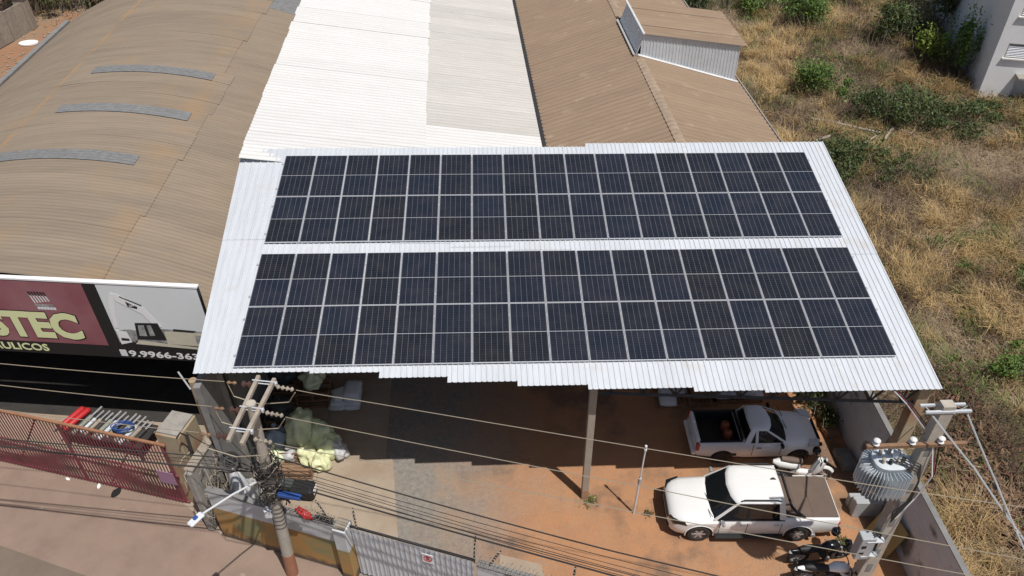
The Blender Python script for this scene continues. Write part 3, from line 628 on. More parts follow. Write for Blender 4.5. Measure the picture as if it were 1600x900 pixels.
# fence spikes and coiled razor wire on the wall tops
sp = 0
for (s, h, lean, lb) in ((4.25, .95, -.35, 'leaning rusty iron wire post on the white wall beside the pier'), (5.1, 1.05, .0, 'upright rusty iron wire post behind the grey gate corner'), (8.75, 1.3, .08, 'tall iron wire post at the right end of the grey gate'), (9.2, .9, .35, 'short leaning iron wire post on the white street wall'), (11.6, 1.1, .05, 'thin iron wire post near the small concrete slab')):
    t = thing('wire_post', lb, 'post', (-9.04, 15.06, 2.4), FA, 'iron posts for the razor wire')
    build(MB().tube([(s, .1, 0), (s + lean * .5, .1, h * .6), (s + lean, .13, h)], .022, 5), 'stake', MATS['dark_steel'], t)
    for q in np.linspace(.2, 1, 6): build(MB().box((s + lean * q * .9, .1, h * q * .97), (.07, .07, .03)), 'wire_clip', MATS['wood_grey'], t)
def coil(nm, s0, s1, lb, y=.1, z=2.62, n=24, rad=.16):
    pts = []
    for k in range(n * 10):
        a = k / 10 * 2 * math.pi; t = k / (n * 10); rr = rad * (1 + .25 * math.sin(k * .37)); pts.append((s0 + (s1 - s0) * t + .05 * math.cos(a), y + rr * math.cos(a + .4), z + rr * .8 * math.sin(a)))
    t = thing(nm, lb, 'razor wire', (-9.04, 15.06, 0), FA); build(MB().tube(pts, .006, 3), 'coil', MATS['wood_grey'], t)
coil('razor_wire', 1.8, 4.4, 'coiled razor wire along the top of the ochre street wall')
coil('razor_wire', 8.9, 13.5, 'coiled razor wire along the top of the white street wall', n=36)
# red bar gate
GA = math.atan2(-.28, .96)
rgate = thing('red_bar_gate', 'long dark red sliding gate of slanted steel bars before the warehouse', 'gate', (-10.79, 16.45, 0), GA)
BAR = MB().box((0, 0, 1.52), (.028, .028, 3.0)).mesh('bar'); BARL = MB().box((0, -.02, .76), (.02, .02, 1.4)).mesh('short_bar')
nb = 88
for k in range(nb):
    s = .12 - k * .125; link('bar', BAR, MATS['red_paint'], rgate, loc=(s, 0, 0))
    link('short_bar', BARL, MATS['red_paint'], rgate, loc=(s - .0625, 0, 0))
build(MB().box((-5.3, .02, 3.06), (11.2, .09, .09), bev=.01), 'top_rail', MATS['red_rail'], rgate)
for z in (.08, 1.48): build(MB().box((-5.3, .025, z), (11.2, .05, .06)), 'cross_rail', MATS['red_paint'], rgate)
for s in (.17, -3.7, -7.4, -10.9): build(MB().box((s, .03, 1.52), (.07, .06, 3.0)), 'upright', MATS['red_paint'], rgate)
for k, s in enumerate((-.85, -4.6, -8.3)): build(MB().tube([(s - 1.9, .06, .15), (s, .06, 2.95)], .03, 4), 'brace', MATS['red_paint'], rgate)
build(MB().box((-.12, -.05, 1.38), (.62, .02, .62)), 'notice_plate', MATS['lilac'], rgate)['label'] = 'blank lilac metal plate at the gate end'
p2_ = thing('yellow_pier', 'stained yellow rendered wall pier between the red gate and the meter post', 'gate pier', (-10.3, 16.55, 0), GA)
build(MB().box((.0, .35, 1.75), (.85, 1.0, 3.5), bev=.03), 'shaft', MATS['concrete_warm'], p2_)
build(MB().box((.0, .35, 3.53), (.75, .9, .06)), 'cap', MATS['concrete'], p2_)
# linking wall between pier and street wall, behind the meter post
lk = thing('link_wall', 'crumbling grey wall with rubble between the yellow pier and carport wall', 'wall', (-9.35, 15.9, 0), R(75))
build(MB().box((.1, 0, 1.5), (1.5, .25, 3.0), bev=.04), 'wall_face', MATS['concrete'], lk)
build(MB().box((.1, 0, 3.05), (1.3, .32, .1), bev=.03), 'broken_top', MATS['wood_grey'], lk)
# right boundary wall
bw = thing('boundary_wall', 'stained white boundary wall between the yard and the dry field', 'wall', (12.8, 10.5, 0))
build(MB().box((0, 8, 1.36), (.16, 18, 2.76)), 'wall_face', MATS['plaster_dirty'], bw)
build(MB().box((.0, 8, 2.765), (.18, 18, .04)), 'coping', MATS['concrete_dark'], bw)
build(MB().box((-.085, 8, 2.0), (.02, 18, .015)), 'lime_edge', MATS['plaster_white'], bw)
# block fence at the far upper left
fn = thing('block_fence', 'weathered brown board and block fence at the far upper left', 'fence', (-35.8, 56.0, 0), R(78))
for k in range(9):
    build(MB().box((-4 + k * 1.0 + random.uniform(-.03, .03), random.uniform(-.03, .03), 1.1 + random.uniform(-.05, .05)), (.94, .1, 2.2), rot=rotm(ry=random.uniform(-.02, .02))), 'fence_panel', MATS['wood_grey'], fn)
build(MB().box((0, .1, 1.5), (9, .06, .12)), 'rail', MATS['wood'], fn)
fp = thing('fence_post', 'short dark red capped post at the end of the brown fence', 'post', (-35.1, 60.9, 0))
build(MB().box((0, 0, 1.2), (.8, .8, 2.4), bev=.02), 'shaft', MATS['wood_grey'], fp); build(MB().box((0, 0, 2.46), (.95, .95, .12)), 'cap', MATS['red_rail'], fp)
# ================================================================== VEHICLES
def ring_sec(x, zb, zt, wt, wm, crown=.04):
    h = [(0, zt + crown), (wt * .55, zt + crown * .8), (wt * .88, zt + crown * .25), (wt, zt - .03), (wm * .99, zt - .13), (wm, zb + (zt - zb) * .5), (wm * .985, zb + .14), (wm * .93, zb + .02), (wm * .7, zb)]
    pts = [Vector((x, y, z)) for y, z in h] + [Vector((x, -y, z)) for y, z in reversed(h[1:])] 
    return pts
def wheel(parent, x, y, r, wdt, side, steel=False):
    e = link('wheel', None, None, parent, loc=(x, y, r)); e.empty_display_size = .1
    rot = rotm(rx=R(90))
    prof = [(r * .62, -wdt / 2 + .02), (r * .66, -wdt / 2), (r * .93, -wdt / 2), (r, -wdt / 2 + .04), (r, wdt / 2 - .04), (r * .93, wdt / 2), (r * .66, wdt / 2), (r * .62, wdt / 2 - .02)]
    build(MB().lathe(prof, n=24, rot=rot), 'tyre', MATS['rubber'], e, smooth=40)
    m1 = MB()
    yo = side * (wdt / 2 - .03)
    m1.lathe([(r * .52, -.01), (r * .64, -.01), (r * .64, .012), (r * .52, .012)], c=(0, yo, 0), n=24, rot=rot)
    for k in range(6):
        a = k * math.pi / 3; c = Vector((math.cos(a), 0, math.sin(a))); m1.box((c.x * r * .31, yo, c.z * r * .31), (r * .56, .03, r * .15), rot=rotm(ry=-a))
    m1.cyl((0, yo - .02, 0), (0, yo + .02, 0), r * .14, n=10)
    build(m1, 'rim', MATS['rubber'] if steel else MATS['chrome'], e)
    build(MB().cyl((0, yo - side * .1, 0), (0, yo - side * .06, 0), r * .6, n=20), 'brake_disc', MATS['black'], e)
    return e
def pickup(root, paint, L, sts, cab, wb, wr, bed, double, cover, body_extra=None):
    rings = [ring_sec(*s) for s in sts]
    me = MB().loft(rings).mesh('body')
    W = max(s[4] for s in sts)
    cuts = []
    for x in wb:
        for sd_ in (-1, 1): cuts.append(MB().cyl((x, sd_ * (W - .30), wr + .02), (x, sd_ * (W + .2), wr + .02), wr * 1.2, n=28).mesh('c'))
    if bed: cuts.append(MB().box(((bed[0] + bed[1]) / 2, 0, bed[2] + .5), (bed[0] - bed[1], bed[3] * 2, 1.0)).mesh('c'))
    me = boolean_cut(me, cuts); me.materials.clear(); me.shade_smooth(); me.set_sharp_from_angle(angle=R(32)); link('body', me, paint, root)
    for x in wb:   # dark wheel housings
        for sd_ in (-1, 1):
            build(MB().cyl((x, sd_ * (W - .32), wr + .02), (x, sd_ * (W - .26), wr + .02), wr * 1.17, n=24), 'wheel_housing', MATS['black'], root)
            arch = [(x + wr * 1.2 * math.cos(a), sd_ * (W - .012), wr + .02 + wr * 1.2 * math.sin(a)) for a in np.linspace(-.1, math.pi + .1, 16)]
            build(MB().tube(arch, .022, 5), 'arch_trim', paint if double else MATS['black'], root)
            wheel(root, x, sd_ * (W - .13), wr, .24, sd_, steel=not double)
    # greenhouse
    (xf0, xf1, xr1, xr0, zb, zt, w0, w1) = cab
    def q(x, y, z): return Vector((x, y, z))
    def gw(x, z): # half width at height
        t = (z - zb) / (zt - zb); return w0 + (w1 - w0) * t
    gl = MB(); rr = []
    for t in np.linspace(0, 1, 5):
        z = zb - .06 + (zt - zb + .02) * t; xf = xf0 + (xf1 - xf0) * t; xr = xr0 + (xr1 - xr0) * t; ww = w0 + (w1 - w0) * t - .012
        rr.append([q(xf, 0, z), q(xf - .05, ww * .6, z), q(xf - .14, ww * .93, z), q(xf - .24, ww, z), q(xr + .1, ww, z), q(xr + .02, ww * .9, z), q(xr, 0, z), q(xr + .02, -ww * .9, z), q(xr + .1, -ww, z), q(xf - .24, -ww, z), q(xf - .14, -ww * .93, z), q(xf - .05, -ww * .6, z)])
    gl.loft(rr); build(gl, 'window_glass', MATS['glass_dark'], root, smooth=35)
    rf = MB(); rr = []
    for (dx, ww, z) in ((.03, w1 + .012, zt - .06), (.0, w1 + .008, zt - .02), (-.06, w1 - .06, zt + .025), (-.25, w1 - .22, zt + .045)):
        xf = xf1 + dx; xr = xr1 - dx * .6
        rr.append([q(xf, 0, z), q(xf - .06, ww * .6, z), q(xf - .16, ww * .92, z), q(xf - .28, ww, z), q(xr + .12, ww, z), q(xr + .02, ww * .88, z), q(xr, 0, z), q(xr + .02, -ww * .88, z), q(xr + .12, -ww, z), q(xf - .28, -ww, z), q(xf - .16, -ww * .92, z), q(xf - .06, -ww * .6, z)])
    rf.loft(rr); build(rf, 'roof', paint, root, smooth=50)
    for sd_ in (-1, 1):
        def pil(xa, xb, wdt, nm):
            m1 = MB(); a = q(xa, sd_ * (w0 + .004), zb - .03); b = q(xb, sd_ * (w1 + .004), zt - .03); m1.loft([[a + q(-wdt, 0, 0), a + q(wdt, 0, 0), a + q(wdt, -sd_ * .05, 0), a + q(-wdt, -sd_ * .05, 0)], [b + q(-wdt * .85, 0, 0), b + q(wdt * .85, 0, 0), b + q(wdt * .85, -sd_ * .05, 0), b + q(-wdt * .85, -sd_ * .05, 0)]]); build(m1, nm, paint if nm != 'door_pillar' else MATS['black'], root)
        pil(xf0 - .2, xf1 - .26, .045, 'windscreen_pillar'); pil(xr0 + .09, xr1 + .11, .1, 'rear_pillar')
        xs = (xf0 + xr0) / 2 - .02 if double else xr0 + .42
        pil(xs, xs - .02, .05, 'door_pillar' if double else 'side_pillar')
        m1 = MB(); m1.tube([q(xf0 - .32, sd_ * (w0 + .012), zb - .01), q(xr0 + .04, sd_ * (w0 + .012), zb - .01)], .018, 5); build(m1, 'window_sill', MATS['black'] if double else paint, root)
        mi = MB(); mi.box((xf0 - .42, sd_ * (W + .12), zb + .06), (.1, .2, .15), bev=.035); mi.box((xf0 - .4, sd_ * (W + .01), zb + .0), (.05, .1, .05)); build(mi, 'mirror', MATS['chrome'] if double else MATS['black'], root)
        seams = [xf0 - .5 + .12, xs, xr0 + .12] if double else [xf0 - .38, xr0 + .3]
        for x in seams: build(MB().box((x, sd_ * (W + .002), .72), (.012, .012, .56)), 'door_seam', MATS['black'], root)
        for x in ([xs + .16, xr0 + .28] if double else [xr0 + .5]): build(MB().box((x, sd_ * (W + .015), zb - .16), (.17, .03, .035), bev=.01), 'door_handle', MATS['chrome'] if double else MATS['black'], root)
        xn = sts[0][0]
        build(MB().loft([[q(xn - .02, sd_ * .52, .80), q(xn - .1, sd_ * .80, .82), q(xn - .1, sd_ * .80, .95), q(xn - .04, sd_ * .52, .90)], [q(xn - .42, sd_ * .55, .84), q(xn - .55, sd_ * (W + .008), .88), q(xn - .5, sd_ * (W + .004), .97), q(xn - .42, sd_ * .55, .95)]]), 'headlight', MATS['lamp_lens'] if not double else MATS['glass_dark'], root)
        xt = sts[-1][0]
        build(MB().box((xt + .05, sd_ * (W - .10), .86), (.12, .16, .34), bev=.03), 'tail_light', MATS['red_lens'], root)
        if double:
            build(MB().tube([q(xf1 - .3, sd_ * (w1 - .02), zt + .03), q(xf1 - .4, sd_ * (w1 - .02), zt + .09), q(xr1 + .25, sd_ * (w1 - .02), zt + .09), q(xr1 + .15, sd_ * (w1 - .02), zt + .03)], .022, 5), 'roof_rail', MATS['dark_steel'], root)
            build(MB().box(((xf0 + xr0) / 2 - .1, sd_ * (W + .03), .36), (2.1, .16, .06), bev=.02), 'side_step', MATS['black'], root)
        build(MB().box((xt + .02, sd_ * .25, .52), (.05, .02, .02)), 'bumper_bolt', MATS['black'], root)
    xn = sts[0][0]; xt = sts[-1][0]
    build(MB().box((xn - .01, 0, .78), (.06, .98, .16), bev=.02), 'grille', MATS['black'], root)
    build(MB().box((xn - .04, 0, .50), (.12, 1.3, .16), bev=.04), 'lower_grille', MATS['black'], root)
    build(MB().box((xt - .05, 0, .5), (.16, W * 1.85, .16), bev=.04), 'rear_bumper', MATS['dark_steel'] if double else paint, root)
    build(MB().box((xt - .135, 0, .62), (.015, .4, .13)), 'number_plate', MATS['white_flat'], root)
    build(MB().box((xf0 - .02, 0, zb - .03), (.2, w0 * 1.5, .03), rot=rotm(ry=R(12))), 'wiper_cowl', MATS['black'], root)
    for sd_ in (-.3, .35): build(MB().cyl(q(xf0 - .02, sd_, zb + .0), q(xf0 - .12, sd_ + .5, zb + .11), .011, n=4), 'wiper', MATS['black'], root)
white = thing('pickup_truck', 'white double cab pickup with brown bed cover parked in the sunny yard', 'pickup truck', (8.18, 15.07, 0), math.pi - .045)
sts = [(2.70, .44, .72, .42, .50, .0), (2.66, .38, .86, .56, .66, .02), (2.56, .35, .96, .66, .78, .03), (2.42, .33, 1.01, .74, .865, .04), (2.2, .32, 1.05, .80, .92, .05), (1.7, .32, 1.08, .82, .935, .06), (1.2, .32, 1.10, .84, .935, .05), (1.0, .32, 1.1, .86, .935, .0), (-.85, .32, 1.1, .86, .935, .0), (-.95, .34, 1.12, .88, .935, .0), (-2.0, .38, 1.14, .88, .935, .0), (-2.62, .46, 1.14, .86, .92, .0), (-2.68, .5, 1.1, .82, .88, .0)]
pickup(white, MATS['white_paint'], 5.35, sts, (1.50, .86, -.84, -.95, 1.1, 1.83, .87, .73), (1.72, -1.44), .38, None, True, True)
build(MB().box((-1.82, 0, 1.155), (1.62, 1.58, .035), bev=.012), 'bed_cover', MATS['brown_cover'], white)
for x in (-1.35, -1.85): build(MB().box((x, 0, 1.176), (.03, 1.52, .012)), 'cover_rib', MATS['brown_cover'], white)
rb = MB()
for sd_ in (-1, 1): rb.tube([(-1.55, sd_ * .80, 1.15), (-1.2, sd_ * .76, 1.45), (-1.08, sd_ * .7, 1.56)], .045, 6)
rb.tube([(-1.08, -.7, 1.56), (-1.06, 0, 1.6), (-1.08, .7, 1.56)], .045, 6); build(rb, 'sports_bar', MATS['black'], white)
build(MB().prism([(-.1, 0), (.1, 0), (.02, .09), (-.04, .09)], -.015, .015, xf=lambda q: Vector((-q.x - .62, -.12 + q.z, 1.87 + q.y))), 'roof_aerial', MATS['dark_steel'], white)
for k in range(5): build(MB().box((-.05, -.42 + k * .21, 1.873), (1.1, .06, .012), bev=.004), 'roof_ridge', MATS['white_paint'], white)
for sd_ in (-1, 1): build(MB().cyl((-1.95, sd_ * .80, .36), (-1.95, sd_ * .96, .36), .07, n=12), 'exhaust_cap', MATS['chrome'], white)
silver = thing('pickup_truck', 'pale silver single cab pickup with open black bed parked under the roof edge', 'pickup truck', (9.22, 18.1, 0), -.02)
sts = [(2.2, .40, .66, .55, .62, .0), (2.12, .30, .80, .64, .74, .02), (1.95, .27, .88, .70, .80, .03), (1.5, .26, .97, .74, .83, .05), (1.0, .26, 1.0, .76, .835, .04), (.85, .26, 1.0, .78, .835, .0), (-.5, .26, 1.0, .78, .835, .0), (-.6, .28, 1.02, .79, .835, .0), (-1.6, .30, 1.04, .79, .83, .0), (-2.15, .38, 1.05, .78, .81, .0), (-2.22, .42, 1.0, .74, .77, .0)]
pickup(silver, MATS['silver_paint'], 4.45, sts, (1.12, .42, -.38, -.55, 1.0, 1.5, .77, .58), (1.42, -1.28), .31, (-.68, -2.08, .62, .68), False, False)
build(MB().box((-1.38, 0, .64), (1.38, 1.34, .03)), 'bed_liner', MATS['black'], silver)
for sd_ in (-1, 1): build(MB().box((-1.38, sd_ * .70, 1.065), (1.5, .09, .03), bev=.01), 'bed_rail', MATS['black'], silver)
build(MB().box((-.63, 0, 1.1), (.05, 1.36, .2)), 'headboard', MATS['black'], silver)
for sd_ in (-1, 1): build(MB().box((-1.38, sd_ * .665, .84), (1.36, .02, .42)), 'liner_side', MATS['black'], silver)
for x in (-.70, -2.05): build(MB().box((x, 0, .84), (.02, 1.3, .42)), 'liner_end', MATS['black'], silver)
for sd_ in (-1, 1):
    build(MB().box((-2.16, sd_ * .45, 1.075), (.1, .5, .04), bev=.012), 'tailgate_top', MATS['silver_paint'], silver)
    build(MB().box((-.95, sd_ * .84, .5), (.32, .02, .12), bev=.006), 'side_vent', MATS['black'], silver)
for sd_ in (-1, 1):
    t = thing('gas_bottle' , 'rusty orange gas bottle in the silver truck bed %s' % ('nearer the camera' if sd_ < 0 else 'against the far side'), 'gas bottle', (8.22, 18.12 + sd_ * .19, .655), 0, 'gas bottles in the truck bed')
    mat('rust_orange', (.32, .08, .03), (.24, .07, .035), 6, .7) if 'rust_orange' not in MATS else None
    build(MB().lathe([(.08, 0), (.15, .03), (.16, .1), (.16, .26), (.13, .34), (.05, .38)], n=14), 'tank', MATS['rust_orange'], t, smooth=40); build(MB().cyl((0, 0, .38), (0, 0, .45), .04, n=8), 'valve', MATS['dark_steel'], t)

def motorbike(nm, label, loc, rz, body, seat, scooter=False, lean=.14):
    e = thing(nm, label, 'motorcycle', loc, rz, 'motorcycles parked in the yard')
    r = .26 if scooter else .305; wbx = .62
    def V(x, y, z): return Vector((x, y + z * lean * -1, z))
    for x in (wbx, -wbx):
        we = link('wheel', None, None, e, loc=(x, -r * lean, r)); we.rotation_euler = (lean, 0, 0)
        tor = [(r * .88 * math.cos(a), 0, r * .88 * math.sin(a)) for a in np.linspace(0, 2 * math.pi, 22, endpoint=False)]
        build(MB().tube(tor, .055, 7, closed=True), 'tyre', MATS['rubber'], we, smooth=60)
        m1 = MB(); m1.tube([(r * .72 * math.cos(a), 0, r * .72 * math.sin(a)) for a in np.linspace(0, 2 * math.pi, 22, endpoint=False)], .022, 5, closed=True)
        for k in range(5): a = k * 2 * math.pi / 5; m1.cyl((0, 0, 0), (r * .72 * math.cos(a), 0, r * .72 * math.sin(a)), .018, n=5)
        m1.cyl((0, -.06, 0), (0, .06, 0), .05, n=10); build(m1, 'rim', MATS['chrome'], we)
        fe = [V(x + (r + .05) * math.cos(a), 0, r + (r + .05) * math.sin(a)) for a in np.linspace(R(30), R(150), 8)]
        build(MB().tube(fe, .06, 6), 'mudguard', MATS[body] if x > 0 else MATS['black_gloss'], e, smooth=50)
    def lump(pts, rad, m, nm2, sy=1.0):
        m1 = MB(); m1.tube([V(*p) for p in pts], rad, 8); return build(m1, nm2, MATS[m], e, smooth=60)
    if not scooter:
        lump([(.42, 0, .74), (.3, 0, .85), (.08, 0, .86), (-.08, 0, .76)], [.09, .15, .15, .09], body, 'fuel_tank')
        lump([(-.06, 0, .77), (-.3, 0, .78), (-.55, 0, .82), (-.72, 0, .84)], [.09, .12, .12, .07], seat, 'seat')
        lump([(.02, 0, .36), (.16, 0, .5)], [.15, .12], 'dark_steel', 'engine'); lump([(.1, -.1, .38), (.2, -.14, .34)], [.08, .08], 'chrome', 'engine_cover')
        lump([(.2, -.14, .3), (-.1, -.17, .26), (-.5, -.2, .33), (-.78, -.2, .38)], [.03, .035, .06, .06], 'dark_steel', 'exhaust')
        lump([(-.5, 0, .68), (-.78, 0, .76), (-.92, 0, .78)], [.08, .07, .03], body, 'tail'); lump([(.45, 0, .8), (.2, 0, .62), (-.2, 0, .6), (-.55, 0, .68)], [.03] * 4, 'black', 'frame')
        lump([(-.62, .09, .31), (-.15, .1, .45)], .03, 'black', 'swing_arm'); lump([(-.93, 0, .70), (-.96, 0, .66)], [.05, .04], 'lamp_lens', 'tail_lamp')
        lump([(.62, 0, .92), (.72, 0, .9)], [.11, .1], 'black_gloss', 'headlamp_cowl'); lump([(.71, 0, .9), (.745, 0, .895)], [.085, .08], 'lamp_lens', 'headlamp')
        for sd_ in (-1, 1): lump([(.22, sd_ * .15, .74), (.45, sd_ * .19, .62), (.3, sd_ * .17, .55)], [.03, .05, .03], body, 'side_shroud')
    else:
        lump([(.5, 0, .85), (.42, 0, .55), (.32, 0, .34)], [.14, .17, .12], body, 'leg_shield'); lump([(.3, 0, .3), (-.1, 0, .3), (-.3, 0, .42)], [.1, .12, .16], body, 'floor_board')
        lump([(-.15, 0, .58), (-.4, 0, .6), (-.75, 0, .62), (-.95, 0, .66)], [.14, .17, .16, .06], body, 'rear_body'); lump([(-.08, 0, .74), (-.4, 0, .76), (-.72, 0, .8)], [.09, .12, .09], seat, 'seat')
        lump([(-.6, -.15, .3), (-.9, -.17, .36)], [.05, .06], 'dark_steel', 'exhaust'); lump([(.56, 0, .88), (.62, 0, .86)], [.1, .08], 'lamp_lens', 'headlamp')
    for sd_ in (-1, 1):
        lump([(.62, sd_ * .08, .3), (.44, sd_ * .08, .86)], .028, 'chrome', 'fork_leg')
        lump([(.43, sd_ * .02, .94), (.42, sd_ * .2, 1.0), (.34, sd_ * .36, 1.0)], [.015, .015, .022], 'black', 'handlebar')
        lump([(.4, sd_ * .26, 1.0), (.43, sd_ * .33, 1.16)], .008, 'black', 'mirror_stem'); lump([(.44, sd_ * .30, 1.17), (.45, sd_ * .38, 1.19)], [.05, .045], 'black_gloss', 'mirror')
    e.scale = (1.12, 1.12, 1.12)
    return e
motorbike('motorcycle', 'black motorcycle standing behind the white pickup with its headlamp to the right', (10.05, 13.42, 0), R(4), 'black_gloss', 'black')
motorbike('motorcycle', 'white and black motorcycle nearest the camera beside the black one', (10.05, 12.72, 0), R(-3), 'silver_paint', 'black')
motorbike('scooter', 'white scooter with brown seat squeezed between the two pickups', (10.55, 16.55, 0), R(-8), 'white_paint', 'brown_cover', True, lean=-.08)
for (lx, ly, lz, lb) in ((11.02, 16.9, 1.06, 'glossy black helmet hanging on the scooter handlebar'), (10.55, 13.75, 1.02, 'glossy black helmet on the handlebar of the black motorcycle')):
    t = thing('helmet', lb, 'helmet', (lx, ly, lz))
    build(MB().lathe([(.05, -.12), (.115, -.11), (.135, -.03), (.13, .05), (.095, .11), (.03, .135)], n=14), 'shell', MATS['black_gloss'], t, smooth=60); build(MB().box((.1, 0, .0), (.08, .19, .09), bev=.03), 'visor', MATS['glass_dark'], t)
# ================================================================== POLES, TRANSFORMER, WIRES
up = thing('utility_pole', 'leaning round concrete utility pole with doubled crossarm at the left street wall', 'utility pole', (-6.55, 13.64, 0))
PB = Vector((0, 0, 0)); PT = Vector((.5, -.24, 8.1))
build(MB().cyl(PB, PT, .185, .12, n=16), 'shaft', MATS['pole_concrete'], up, smooth=50)
mat('terracotta', (.40, .18, .10), (.33, .15, .09), 5, .85)
build(MB().cyl(PB, PB.lerp(PT, .15), .189, .179, n=16), 'painted_foot', MATS['terracotta'], up, smooth=50)['label'] = 'terracotta painted foot of the pole'
arms = [((-6.09, 14.42, 8.0), (-6.36, 12.30, 8.0)), ((-5.66, 14.30, 8.0), (-6.02, 12.18, 8.0))]
off = Vector((6.55, -13.64, 0))
for a, b in arms:
    d = Vector(b) - Vector(a); m1 = MB(); m1.box((Vector(a) + Vector(b)) / 2 + off, (.1, d.length, .12), rot=rotm(rz=math.atan2(-d.x, d.y)), bev=.012); build(m1, 'crossarm', MATS['wood_grey'], up)
for t in (.08, .5, .82):
    p = Vector(arms[0][0]).lerp(Vector(arms[0][1]), t) + off; q = Vector(arms[1][0]).lerp(Vector(arms[1][1]), t) + off
    for dz in (-.05, .05): build(MB().cyl(p + Vector((-.1, 0, dz)), q + Vector((.12, 0, dz)), .018, n=6), 'spacer_bolt', MATS['galv'], up)
    build(MB().box(q + Vector((.1, 0, 0)), (.05, .09, .09)), 'end_plate', MATS['galv'], up)
def insul(p, d, m, nm, n=4, r=.075, par=up, L=.42):
    p = Vector(p); d = Vector(d).normalized(); prof = []
    for k in range(n): prof += [(r * .38, k * L / n), (r, k * L / n + L / n * .35), (r * .9, k * L / n + L / n * .5), (r * .38, k * L / n + L / n * .75)]
    rot = d.to_track_quat('Z', 'Y').to_matrix(); build(MB().lathe(prof, c=p, n=10, rot=rot), nm, MATS[m], par, smooth=40)
hv = [(14.15, -6.12), (13.28, -6.22), (12.45, -6.33)]
for (y, x) in hv:
    insul(Vector((x - .1, y, 7.98)) + off, (-1, .17, -.02), 'porcelain_brown', 'insulator', 2, .09, L=.3); insul(Vector((x - .5, y + .07, 7.98)) + off, (-1, .17, -.02), 'wood', 'insulator', 2, .05, L=.3)
    insul(Vector((x + .55, y - .1, 7.98)) + off, (1, -.26, -.02), 'wood_grey', 'insulator', 4, .065, L=.5)
    jp = [Vector((x - .75, y + .1, 7.98)), Vector((x - .65, y + .02, 7.55)), Vector((x, y - .1, 7.35)), Vector((x + .8, y - .2, 7.5)), Vector((x + 1.05, y - .3, 7.95))]
    build(MB().tube([q + off for q in jp], .014, 5), 'jumper', MATS['wire_pale'], up)
# tangle of low voltage and telephone cable round the pole
tg = MB()
for k in range(46):
    c = PB.lerp(PT, random.uniform(.5, .74)); pts = []
    a0 = random.uniform(0, 6.28); rr = random.uniform(.16, .42); 
    for j in range(9):
        a = a0 + j * random.uniform(.5, .9); pts.append(c + Vector((rr * math.cos(a), rr * math.sin(a) * .9, random.uniform(-.3, .3))))
    tg.tube(pts, random.choice((.007, .01, .016)), 4)
tag(build(tg, 'cable_tangle', MATS['wire'], up), kind='stuff')
tg = MB()
for k in range(16):
    c = PB.lerp(PT, random.uniform(.55, .78)); a0 = random.uniform(0, 6.28); rr = random.uniform(.15, .4); pts = [c + Vector((rr * math.cos(a0 + j * .7), rr * math.sin(a0 + j * .7), random.uniform(-.25, .25))) for j in range(7)]
    tg.tube(pts, .008, 4)
tag(build(tg, 'pale_cable_tangle', MATS['wood_grey'], up), kind='stuff')
for (t, sx_, sy_) in ((.56, .25, -.1), (.62, -.28, .05), (.5, .2, .2)):
    c = PB.lerp(PT, t); build(MB().box(c + Vector((sx_, sy_, 0)), (.2, .16, .3), bev=.03), 'junction_box', MATS['black'], up)
build(MB().box(PB.lerp(PT, .42) + Vector((-.24, -.02, 0)), (.24, .2, .34), bev=.03), 'pole_box', MATS['pvc'], up)
for t in np.linspace(.34, .46, 6): 
    c = PB.lerp(PT, t); build(MB().tube([c + Vector((.18 * math.cos(a), .18 * math.sin(a), .02 * math.sin(3 * a))) for a in np.linspace(0, 6.28, 14, endpoint=False)], .008, 4, closed=True), 'strap', MATS['wire'], up)
sl = thing('street_lamp', 'white street lamp on a long bent arm reaching over the street', 'street lamp', (-6.55, 13.64, 0))
A0 = PB.lerp(PT, .62) + Vector((-.1, -.1, 0)); HD = Vector((-7.42, 11.78, 5.85)) + off
build(MB().tube([A0, A0.lerp(HD, .15) + Vector((0, 0, .12)), A0.lerp(HD, .5) + Vector((0, 0, .12)), HD], .028, 7), 'arm', MATS['pvc'], sl)
dr = (HD - A0); az = math.atan2(dr.y, dr.x)
build(MB().box(HD + Vector((math.cos(az), math.sin(az), 0)) * .15, (.42, .2, .09), rot=rotm(rz=az), bev=.03), 'lamp_head', MATS['pvc'], sl)
build(MB().box(HD + Vector((math.cos(az) * .15, math.sin(az) * .15, .07)), (.12, .1, .07), rot=rotm(rz=az), bev=.02), 'photocell', MATS['blue'], sl)
# transformer pole at right
tp = thing('transformer_pole', 'square concrete pole with wooden crossarms at the boundary wall', 'utility pole', (10.72, 12.2, 0))
build(MB().loft([[Vector((a * .23, b * .16, 0)) for a, b in ((-1, -1), (1, -1), (1, 1), (-1, 1))], [Vector((a * .15, b * .12, 8.6)) for a, b in ((-1, -1), (1, -1), (1, 1), (-1, 1))]]), 'shaft', MATS['pole_concrete'], tp)
for z in np.linspace(1.0, 7.0, 9):
    build(MB().box((0, -.16 + .0047 * z, z), (.16, .014, .42)), 'web_recess', MATS['concrete_dark'], tp)
build(MB().box((-.42, -.16, 7.3), (2.5, .1, .12), bev=.012), 'crossarm', MATS['wood'], tp)
build(MB().box((.0, -.12, 8.45), (1.1, .06, .06)), 'top_bracket', MATS['galv'], tp)
build(MB().box((.0, .14, 8.4), (1.1, .06, .06)), 'top_bracket', MATS['galv'], tp)
for x in (-1.45, -.55, .15): insul((x, -.16, 7.36), (0, 0, 1), 'porcelain_white', 'insulator', 2, .09, par=tp, L=.24)
for k, x in enumerate((-.5, .5)): build(MB().cyl((x, 0, 8.5), (.0, 0, 7.9), .012, n=4), 'stay', MATS['galv'], tp)
tr = thing('transformer', 'grey finned distribution transformer with bushings mounted on the square pole', 'transformer', (9.95, 12.2, 5.5))
def sup(a, rx, ry, e=.7): c, s_ = math.cos(a), math.sin(a); return Vector((rx * math.copysign(abs(c) ** e, c), ry * math.copysign(abs(s_) ** e, s_), 0))
